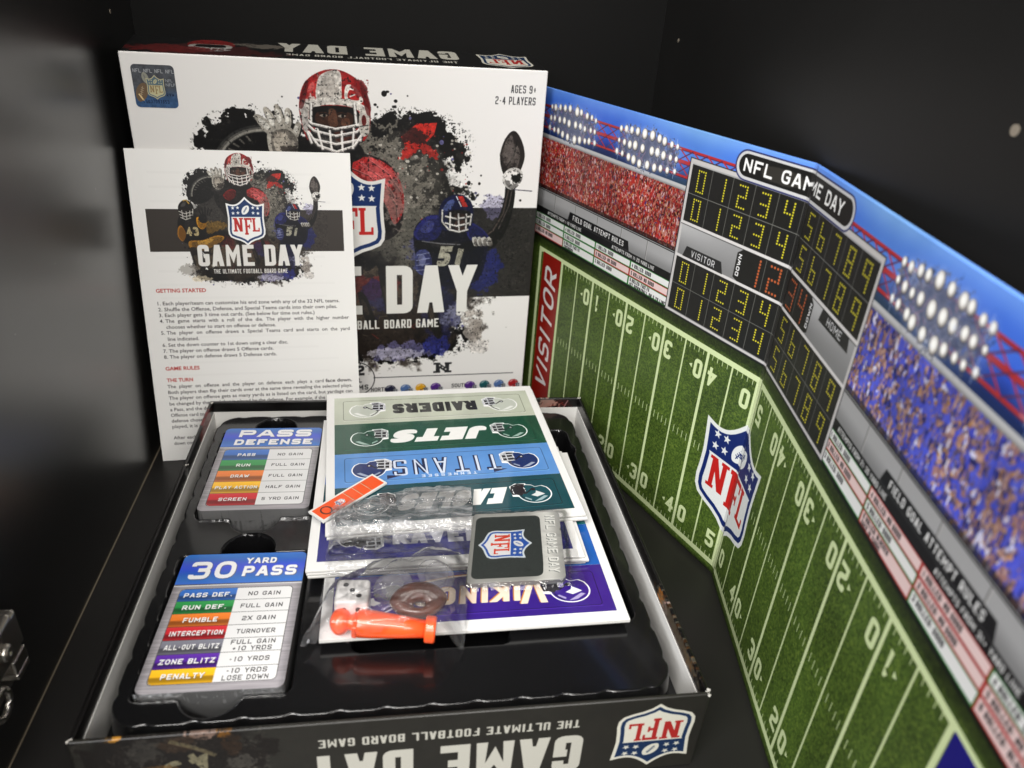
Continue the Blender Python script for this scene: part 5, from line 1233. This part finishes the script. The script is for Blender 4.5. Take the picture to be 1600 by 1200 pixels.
S_lio = SP('LIONS', (.08, .34, .66), (.50, .53, .56), WT, 'block')
S_jag = SP('JAGUARS', (.04, .42, .44), K_, WT, 'block')
S_pac = SP('PACKERS', (.03, .20, .16), (.70, .55, .12), (.85, .70, .2), 'block')
r = rng(12)
# sheets lying in the well below
for k in range(7):
    z = 33.9+k*1.75; dx = -1.5+r.rand()*5; dy = r.rand()*4-2
    if k > 3: sheet('white edged sheet buried low in the stack under the purple striped sheet', (-41+dx, 210+dy, z), (-41+dx, 61+dy, z), (108+dx, 61.5+dy, z), [])
sheet('lowest visible sheet, its purple strip nearest the box front', (-43.2, 199, 47), (-41.7, 48.3, 47), (111.9, 49.9, 47), [S_pac, S_jag, S_lio, S_vik], th=2.2)
sheet('second white edged sheet under the dark blue striped sheet', (-52.8, 237.0, 48.9), (-50.7, 89.6, 48.9), (98.0, 91.4, 48.9), [])
sheet('white edged sheet touching the underside of the dark blue striped sheet', (-53.9, 238.6, 50.45), (-51.3, 90.0, 50.45), (99.6, 90.9, 50.45), [])
sheet('sheet whose dark blue strip lies under the clear bag', (-54.4, 239.4, 52), (-51.7, 90.3, 52), (97.4, 92.3, 52), [S_jag, S_lio, S_eag, S_rav])
sheet('white edged sheet directly under the topmost sheet', (-51.0, 262.4, 56.7), (-42.6, 113.8, 52.9), (106.2, 123.2, 52.9), [])
sheet('topmost sheet with silver, green, light blue and teal strips', (-51.3, 264.1, 58.5), (-43.4, 115.0, 54.5), (105.3, 124.8, 54.5), [S_raid, S_jets, S_tit, S_eag])

# orange marker strip
mw, w, h = qframe((-21.6, 165.6, 57.9), (-52.0, 133.9, 58.4), (-44.9, 123.4, 57.3))
# x runs across the short end here, so swap: build along the long side
a, b, c = Vector((-44.9, 123.4, 57.2)), Vector((-10.2, 157.9, 57.3)), Vector((-52.1, 133.9, 57.6))
x = (b-a); LN_ = x.length; x.normalize(); y = (c-a); WN_ = y.length; y = (y-x*y.dot(x)).normalized(); z = x.cross(y)
M = Matrix.Identity(4)
for i in range(3): M[i][0] = x[i]; M[i][1] = y[i]; M[i][2] = z[i]; M[i][3] = a[i]*MM
ms = thing('marker_strip', 'orange cardboard strip with a black ring at its left end', 'game marker', TRAY @ M)
mb = MB(); mb.box(0, LN_, 0, WN_, -1.2, -.02); mb.build('board', M_shw, ms, bev=.15)
mb = MB(); mb.box(.05, LN_-.05, .05, WN_-.05, 0, .1); mb.build('printed_face', printed('marker_print', tex_orange(), .3, coat=.4), ms, uv=lambda X_, Y_, Z_: (X_/LN_, Y_/WN_))

# small wrapped deck on the sheets
a, b, c = Vector((30.3, 75.6, 52.0)), Vector((83.4, 75.8, 52.0)), Vector((37.2, 123.8, 58.4))
x = (b-a).normalized(); y = (c-a); y = (y-x*y.dot(x)).normalized(); z = x.cross(y); sk = (c-a).dot(x)
M = Matrix.Identity(4)
for i in range(3): M[i][0] = x[i]; M[i][1] = y[i]; M[i][2] = z[i]; M[i][3] = a[i]*MM
w, h = (b-a).length, (c-a).dot(y)
md = thing('time_out_card_deck', 'small film wrapped card stack showing a shield on a dark square', 'card deck', TRAY @ M)
def skew(P): return [(px+sk*.93*py/h*1.0-((px-w/2)*.06*py/h), py) for px, py in P]
mb = MB(); mb.prism(skew(rr(0, 0, w, h, 2.6)), -3.6, -.3); mb.build('card_stack', M_cside, md)
mb = MB(); mb.prism(skew(rr(0, 0, w, h, 2.6)), -.28, 0)
def uvd(X_, Y_, Z_): q = Y_/h; X_ = (X_-sk*.93*q-w/2*.06*q)/(1-.06*q); return (X_/w, q)
mb.build('top_card', printed('small_card_back', tex_miniback(), .3, coat=.8, coatr=.06, warp=.25), md, uv=uvd)
# loose film round it
def sheet_mesh(name, nx, ny, fn, mat, parent=None, mw=None, smooth=True):
    V = [fn(i/nx, j/ny) for j in range(ny+1) for i in range(nx+1)]
    F = [(j*(nx+1)+i, j*(nx+1)+i+1, (j+1)*(nx+1)+i+1, (j+1)*(nx+1)+i) for j in range(ny) for i in range(nx)]
    me = bpy.data.meshes.new(name); me.from_pydata([(a*MM, b*MM, c*MM) for a, b, c in V], [], F); me.materials.append(mat)
    me.polygons.foreach_set('use_smooth', [smooth]*len(F)); me.update()
    o = bpy.data.objects.new(name, me); SC.collection.objects.link(o)
    if parent is not None: o.parent = parent
    if mw is not None: o.matrix_world = mw
    return o
NB = 260
def ridges(n, seed, lmin, lmax, w0, w1, dirs=None):
    """field of tapering straight creases, as in handled thin film"""
    r = rng(seed); gx, gy = np.meshgrid(np.linspace(0, 1, NB+1), np.linspace(0, 1, NB+1)); Zf = np.zeros_like(gx)
    for k in range(n):
        cx, cy = r.rand(2); an = r.rand()*math.pi if dirs is None else dirs[r.randint(len(dirs))]+.45*r.randn()
        L = lmin+(lmax-lmin)*r.rand()**1.6; w = w0+(w1-w0)*r.rand()**1.5; bend = .5*r.randn()
        u = (gx-cx)*math.cos(an)+(gy-cy)*math.sin(an); v = -(gx-cx)*math.sin(an)+(gy-cy)*math.cos(an)+bend*u*u/L+.006*np.sin(u*60+k)
        q = np.clip(1-np.abs(v)/w, 0, 1); q = q*q*(3-2*q)*.6+q*.4
        Zf += (.35+.55*r.rand())*80*w*q*np.clip(1-(u/L)**2, 0, 1)*(1 if r.rand() < .7 else -.6)
    return Zf
CR = fbm(NB+1, NB+1, 70, 77, 3, .5); CR2 = fbm(NB+1, NB+1, 24, 78, 3, .55); CR3 = fbm(NB+1, NB+1, (80, 16), 79, 2)
RD1 = ridges(120, 5, .05, .28, .012, .045, [.5, 1.1, -.4, 1.9]); RD2 = ridges(46, 6, .08, .45, .012, .04, [.45, .3, 1.1])
RD3 = ridges(64, 11, .05, .24, .006, .014, [.6, .2, -.3, 2.6, 1.2])*2.0
def crease(u, v, k=1, F=None):
    F = RD1 if F is None else F
    return F[min(NB, int(v*NB)), min(NB, int(u*NB))]*k
def wfilm(u, v):
    X_ = -4+(w+14)*u; Y_ = -3.5+(h+8)*v
    d = max(-X_, X_-w-sk*v*.9, -Y_, Y_-h)
    zz = .4+crease(u, v, .06)-(min(1, max(0, d)/3.5)**1.5)*2.6
    return (X_+(CR2[int(v*NB), int(u*NB)]-.5)*3*(u > .9), Y_+(CR3[int(v*NB), int(u*NB)]-.5)*2*(v > .93 or v < .05), zz)
sheet_mesh('film_wrap', 110, 110, wfilm, film('crinkled_film', 1.0, .015, .08, .9, 90, .05), md)

# ------------------------------------------------------------------ pieces in the clear bag (tray mm)
M_org = plain('orange_plastic', (.84, .088, .018), .3, bs=300, bst=.08, coat=.4, var=.06)
M_brn = plain('brown_plastic', (.095, .028, .015), .28, bs=300, bst=.06, coat=.4, var=.06)
M_die = plain('white_dice_plastic', (.82, .80, .79), .22, bs=300, bst=.04, coat=.5, var=.02)
M_pip = plain('black_pip_paint', (.012, .012, .014), .3)
dz = 47.2
dw = TRAY @ Matrix.Translation((-26.2*MM, 63.4*MM, (dz+8.1)*MM)) @ Matrix.Rotation(-.06, 4, 'Z') 
die = thing('die', 'white die with black pips inside the clear bag', 'die', dw)
mb = MB(); q = 8.1; mb.box(-q, q, -q, q, -q, q); mb.build('body', M_die, die, bev=2.0, seg=5, smooth=True)
def pip(u, v, face):
    mb = MB(); 
    P = [(1.35*math.cos(a), 1.35*math.sin(a)) for a in np.linspace(0, 6.2832, 17)[:-1]]
    if face == 'top': mb.prism([(p[0]+u, p[1]+v) for p in P], q-.1, q+.05)
    else: mb.v = [(p[0]+u, -q-.05, p[1]+v) for p in P]; mb.f = [tuple(range(16))]; mb.m = [0]
    mb.build('pip', M_pip, die)
for u, v in ((-3.4, 3.6), (0, 0), (3.4, -3.6)): pip(u, v, 'top')
for u, v in ((-3.4, 3.4), (3.4, 3.4), (-3.4, -3.4), (3.4, -3.4)): pip(u, v, 'front')
# orange cone-shaped marker lying down
tw = TRAY @ Matrix.Translation((-31.5*MM, 52.6*MM, 54.2*MM)) @ Matrix.Rotation(-.16, 4, 'Z') @ Matrix.Rotation(.035, 4, 'Y')
tee = thing('down_marker', 'orange plastic peg marker with a round head lying in the bag', 'game piece', tw)
mb = MB(); prof = [(6.4*math.sin(a), -6.4*math.cos(a)*.8) for a in np.linspace(.05, 2.55, 14)]+[(4.0, 6.2), (4.2, 6.8)]
mb.lathe(prof, 28, axis='x'); mb.build('head', M_org, tee, smooth=True)
mb = MB(); mb.box(6.0, 12.5, -3.2, 3.2, -5.6, 4.8); mb.box(6.0, 9, -6.3, 6.3, -4.2, 3.2)
mb.build('shoulder', M_org, tee, bev=1.2, seg=3)
mb = MB(); mb.lathe([(2, 7.5), (6.4, 7.9), (6.7, 9), (6.4, 16), (5.2, 30), (4.1, 41)], 28, axis='x'); mb.build('shaft', M_org, tee, smooth=True)
mb = MB(); mb.lathe([(3.2, 40.0), (6.0, 40.3), (6.4, 41), (6.4, 44.6), (5.8, 45.4), (2, 45.5)], 28, axis='x'); mb.build('base_ring', M_org, tee, smooth=False, bev=.3)
# brown football-shaped ring
rw2 = TRAY @ Matrix.Translation((5.6*MM, 63.5*MM, 54.5*MM)) @ Matrix.Rotation(.04, 4, 'Z') @ Matrix.Rotation(.35, 4, 'X')
mb = MB(); A_, B_ = 14.4, 9.6; n = 56; sec = 14
for i in range(n):
    t = 2*math.pi*i/n; c, s = math.cos(t), math.sin(t)
    ox = A_*c; oy = B_*math.copysign(abs(s)**1.25, s)
    ix = 3.0*c; iy = -2.8+1.7*s
    for j in range(sec):
        a = 2*math.pi*j/sec; k = .5+.5*math.cos(a); px = ix+(ox-ix)*k; py = iy+(oy-iy)*k; mb.v.append((px, py, 3.8*math.sin(a)*(.75+.25*abs(s))))
for i in range(n):
    for j in range(sec): i2, j2 = (i+1) % n, (j+1) % sec; mb.f.append((i*sec+j, i2*sec+j, i2*sec+j2, i*sec+j2)); mb.m.append(0)
bf = mb.build('football_ring', M_brn, None, smooth=True); bf.matrix_world = rw2
tag(bf, 'brown plastic football shaped ring behind the orange peg', 'game piece')
# clear discs
M_clr = film('clear_acrylic', 1.0, .16, .06, .7)
for i, (x_, y_, z_, tl) in enumerate(((-9, 76, 51, .5), (-5, 77.5, 51.8, .45), (13.5, 82.5, 54.3, .30), (17.0, 80.5, 53.6, .38))):
    mb = MB(); mb.lathe([(7.0, -.8), (7.9, -.7), (8.1, 0), (7.9, .7), (7.1, .8), (6.9, .45), (.2, .4)], 40, axis='z')
    o = mb.build('clear_disc', M_clr, None, smooth=False); o.matrix_world = TRAY @ Matrix.Translation((x_*MM, y_*MM, z_*MM)) @ Matrix.Rotation(tl, 4, 'X') @ Matrix.Rotation(.2*i-.3, 4, 'Y')
    tag(o, ['transparent disc nearest the die, leaning inside the bag', 'transparent disc in the bag, second from the die', 'upper transparent disc above the brown ring', 'transparent disc tucked against the right of the brown ring'][i], 'disc', 'clear discs in the bag')
# the bag
def lerp(a, b, t): return tuple(p+(q_-p)*t for p, q_ in zip(a, b))
TOPE = [(-42, 131.5), (-26.4, 138.9), (4.8, 148.8), (42, 147.6)]
BOTE = [(-42, 45.5), (-23.2, 40.6), (0.9, 42.8), (25.6, 38.0)]
LEFE = [(-42, 45.5), (-42.8, 72), (-42.6, 92), (-42.2, 112), (-42, 131.5)]
RIGE = [(25.6, 38.0), (31.5, 74), (35.5, 97), (40.3, 126.4), (42, 147.6)]
def poly(P, t):
    k = t*(len(P)-1); i = min(int(k), len(P)-2); return lerp(P[i], P[i+1], k-i)
def support(x_, y_):
    zz = 43.5+(47.3-43.5)*min(1, max(0, (y_-44)/5))
    zz += (52.2-47.3)*sm(88, 94, y_)
    if y_ > 94: zz += (56.5-52.2)*float(sm(112, 121, y_)); 
    if y_ > 121: zz += .028*(y_-121)
    for (ox, oy, rx, ry, ht) in ((-26, 63.4, 8.6, 8.6, 15.8), (-31, 53, 8.5, 7.5, 14.2), (-14, 50.5, 20, 7.5, 14.2), (10, 46.5, 9, 7.5, 14.6), (5.6, 64.5, 16, 12, 14.8), (15, 82, 11, 10, 13.2), (-8, 78, 11, 10, 11.5)):
        d = math.hypot((x_-ox)/rx, (y_-oy)/ry); top = 47.2+ht
        g = 1-float(sm(.85, 1.9, d)); zz = max(zz, zz+(top-zz)*g) if top > zz else zz
    # the film stands off in one puffy tent between the pieces
    d = math.hypot((x_+9)/33, (y_-64)/21.5); top = 63.2-1.5*(x_+9)/33*(x_ > -9)
    g = 1-float(sm(.62, 1.18, d)); g *= float(sm(44.5, 53, y_)); zz = max(zz, zz+(top-zz)*g) if top > zz else zz
    return zz
def bagpt(u, v, up=1):
    t, b_, l, r_ = poly(TOPE, u), poly(BOTE, u), poly(LEFE, v), poly(RIGE, v)
    c00, c10, c01, c11 = BOTE[0], BOTE[-1], TOPE[0], TOPE[-1]
    x_ = (1-v)*b_[0]+v*t[0]+(1-u)*l[0]+u*r_[0]-((1-u)*(1-v)*c00[0]+u*(1-v)*c10[0]+(1-u)*v*c01[0]+u*v*c11[0])
    y_ = (1-v)*b_[1]+v*t[1]+(1-u)*l[1]+u*r_[1]-((1-u)*(1-v)*c00[1]+u*(1-v)*c10[1]+(1-u)*v*c01[1]+u*v*c11[1])
    e = min(u, 1-u, v*1.2, 1-v); ef = float(sm(0, .10, e))
    i, j = int(u*NB), int(v*NB)
    if v < .16: x_ -= 6.8*(1-u)**3*(1-v/.16)*1.0; y_ += .6*(1-u)*(1-v/.16)
    x_ += (CR[j, i]-.5)*3.0*(1-ef); y_ += (CR2[j, i]-.5)*4.0*(1-ef)
    s0 = support(x_, y_)
    if up: zz = s0+1.1+ef*(.9+crease(u, v, .36)+crease(u, v, 1, RD3)+1.8*max(0, CR[j, i]-.40))+(1-ef)*.9*abs(CR3[j, i]-.5)*4
    if up == 2: zz += 1.0+1.2*CR3[j, i]+crease(u, v, .42, RD2)*ef
    return (x_, y_, zz)
M_bag = film('clear_polythene', 1.0, .03, .10, .9, 120, .05, .10)
M_bag2 = film('clear_polythene_folded', 1.0, .07, .10, 1.35, 120, .06, .46)
bagt = thing('zip_bag', 'crumpled clear plastic bag of game pieces lying over the sheets', 'plastic bag', TRAY)
sheet_mesh('front_film', 320, 320, lambda u, v: bagpt(u, v, 1), M_bag, bagt)
sheet_mesh('folded_flap', 230, 120, lambda u, v: bagpt(.02+.96*u, .60+.05*math.sin(u*7)+(.395-.05*math.sin(u*7))*v, 2), M_bag2, bagt)
def zipline(off):
    P = [bagpt(.02+.96*k/60, off, 1) for k in range(61)]; mb = MB(); mb.tube([(a_, b_, c_+2.0) for a_, b_, c_ in P], .38, 6); return mb
zipline(.84).build('zip_seal', M_bag, bagt, smooth=True); zipline(.815).build('zip_seal', M_bag, bagt, smooth=True)

# ------------------------------------------------------------------ rules booklet
bo = Vector((-.25062, .44452, .0004)); BY, BLn = .2418, .1979
bx = Vector((math.cos(BY), math.sin(BY), .002)).normalized(); bz_ = Vector((-math.sin(BY)*math.sin(BLn), math.cos(BY)*math.sin(BLn), math.cos(BLn))); bz_ = (bz_-bx*bz_.dot(bx)).normalized(); by_ = bz_.cross(bx)
M = Matrix.Identity(4)
for i in range(3): M[i][0] = bx[i]; M[i][1] = by_[i]; M[i][2] = bz_[i]; M[i][3] = bo[i]
bk = thing('rules_booklet', 'white rules booklet leaning on the box lid at the left', 'booklet', M)
M_bk = printed('booklet_print', tex_book(), .42, bs=1200, bst=.05)
BW, BH = 142.8, 218.7
def page(name, y0, mat, cur, th=.12, uv=True):
    nx = 24; me_v = []; mb = MB()
    def yy(x, z): return y0+cur*(x/BW)**2*(.3+.7*z/BH)
    for j in (0, 1):
        for i in range(nx+1): x = BW*i/nx; mb.v.append((x, yy(x, j*BH), j*BH+(-.02 if not j else 0)))
    for j in (0, 1):
        for i in range(nx+1): x = BW*i/nx; mb.v.append((x, yy(x, j*BH)+th, j*BH))
    n = nx+1
    for i in range(nx):
        mb.f += [(i, i+1, n+i+1, n+i), (2*n+i+1, 2*n+i, 3*n+i, 3*n+i+1), (n+i, n+i+1, 3*n+i+1, 3*n+i), (i+1, i, 2*n+i, 2*n+i+1)]; mb.m += [0]*4
    mb.f += [(0, n, 3*n, 2*n), (nx, 2*n+nx, 3*n+nx, n+nx)]; mb.m += [0, 0]
    return mb.build(name, mat, bk, uv=lambda x, y, z: (x/BW, z/BH))
page('front_cover', -.2, M_bk, -.7)
page('page', .05, M_white, -.2); page('page', .25, M_white, .0); page('back_cover', .45, M_white, .2)

# ------------------------------------------------------------------ folding board
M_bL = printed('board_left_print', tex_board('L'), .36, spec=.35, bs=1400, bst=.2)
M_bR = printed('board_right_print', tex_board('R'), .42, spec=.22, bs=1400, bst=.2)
bd = thing('game_board', 'folding stadium board with green field and scoreboard standing open at the right', 'game board', BOARD)
def dirframe(ang, off=0):
    d = Vector((math.cos(ang), math.sin(ang), 0)); n = Vector((d.y, -d.x, 0))  # n points away from the viewer for the left half
    return d, n
dl, nl = dirframe(2.11409); dr, nr = dirframe(-1.557)
def fr(o, x, y):
    M = Matrix.Identity(4); z = Vector((0, 0, 1))
    for i in range(3): M[i][0] = x[i]; M[i][1] = y[i]; M[i][2] = z[i]; M[i][3] = o[i]
    return M
# left half: x = distance from the fold, y = into the board
nb = Vector((math.sin(2.11409), -math.cos(2.11409), 0)); 
if nb.dot(Vector((1, 1, 0))) < 0: nb = -nb
mb = MB(); mb.box(0, 262, 0, 2.3, 0.3, 259.6)
lo = mb.build('left_panel', M_bL, bd, uv=lambda x, y, z: (1-x/262, z/260), bev=.35); lo.matrix_local = fr((0, 0, 0), dl, nb)
nb2 = Vector((1, 0, 0)); nb2 = (nb2-dr*nb2.dot(dr)).normalized()
SX = 1.04
mb = MB(); mb.box(5.0, 5.0+262*SX, 0, 2.3, 0.3, 259.6)
ro = mb.build('right_panel', M_bR, bd, uv=lambda x, y, z: ((x-5)/(262*SX), z/260), bev=.35); ro.matrix_local = fr((0, 0, 0), dr, nb2)
mb = MB()
e5 = dr*5; P0 = (0, 0); P1 = (e5.x*.5+.55*.9, e5.y*.5); P2 = (e5.x, e5.y)
for a, b, u0, u1 in ((P0, P1, -1.4, -.9), (P1, P2, -.9, -.3)):
    i = len(mb.v); 
    for (px, py) in (a, b):
        for z in (.3, 259.5): mb.v.append((px, py, z))
    for (px, py) in (a, b):
        for z in (.3, 259.5): mb.v.append((px+1.6, py+.4, z))
    mb.f += [(i, i+2, i+3, i+1), (i+4, i+5, i+7, i+6), (i+1, i+3, i+7, i+5), (i, i+4, i+6, i+2)]; mb.m += [0]*4
mb.build('spine_hinge', M_bL, bd, uv=lambda x, y, z: (1-(.35+abs(y)*.22)/262, z/260))
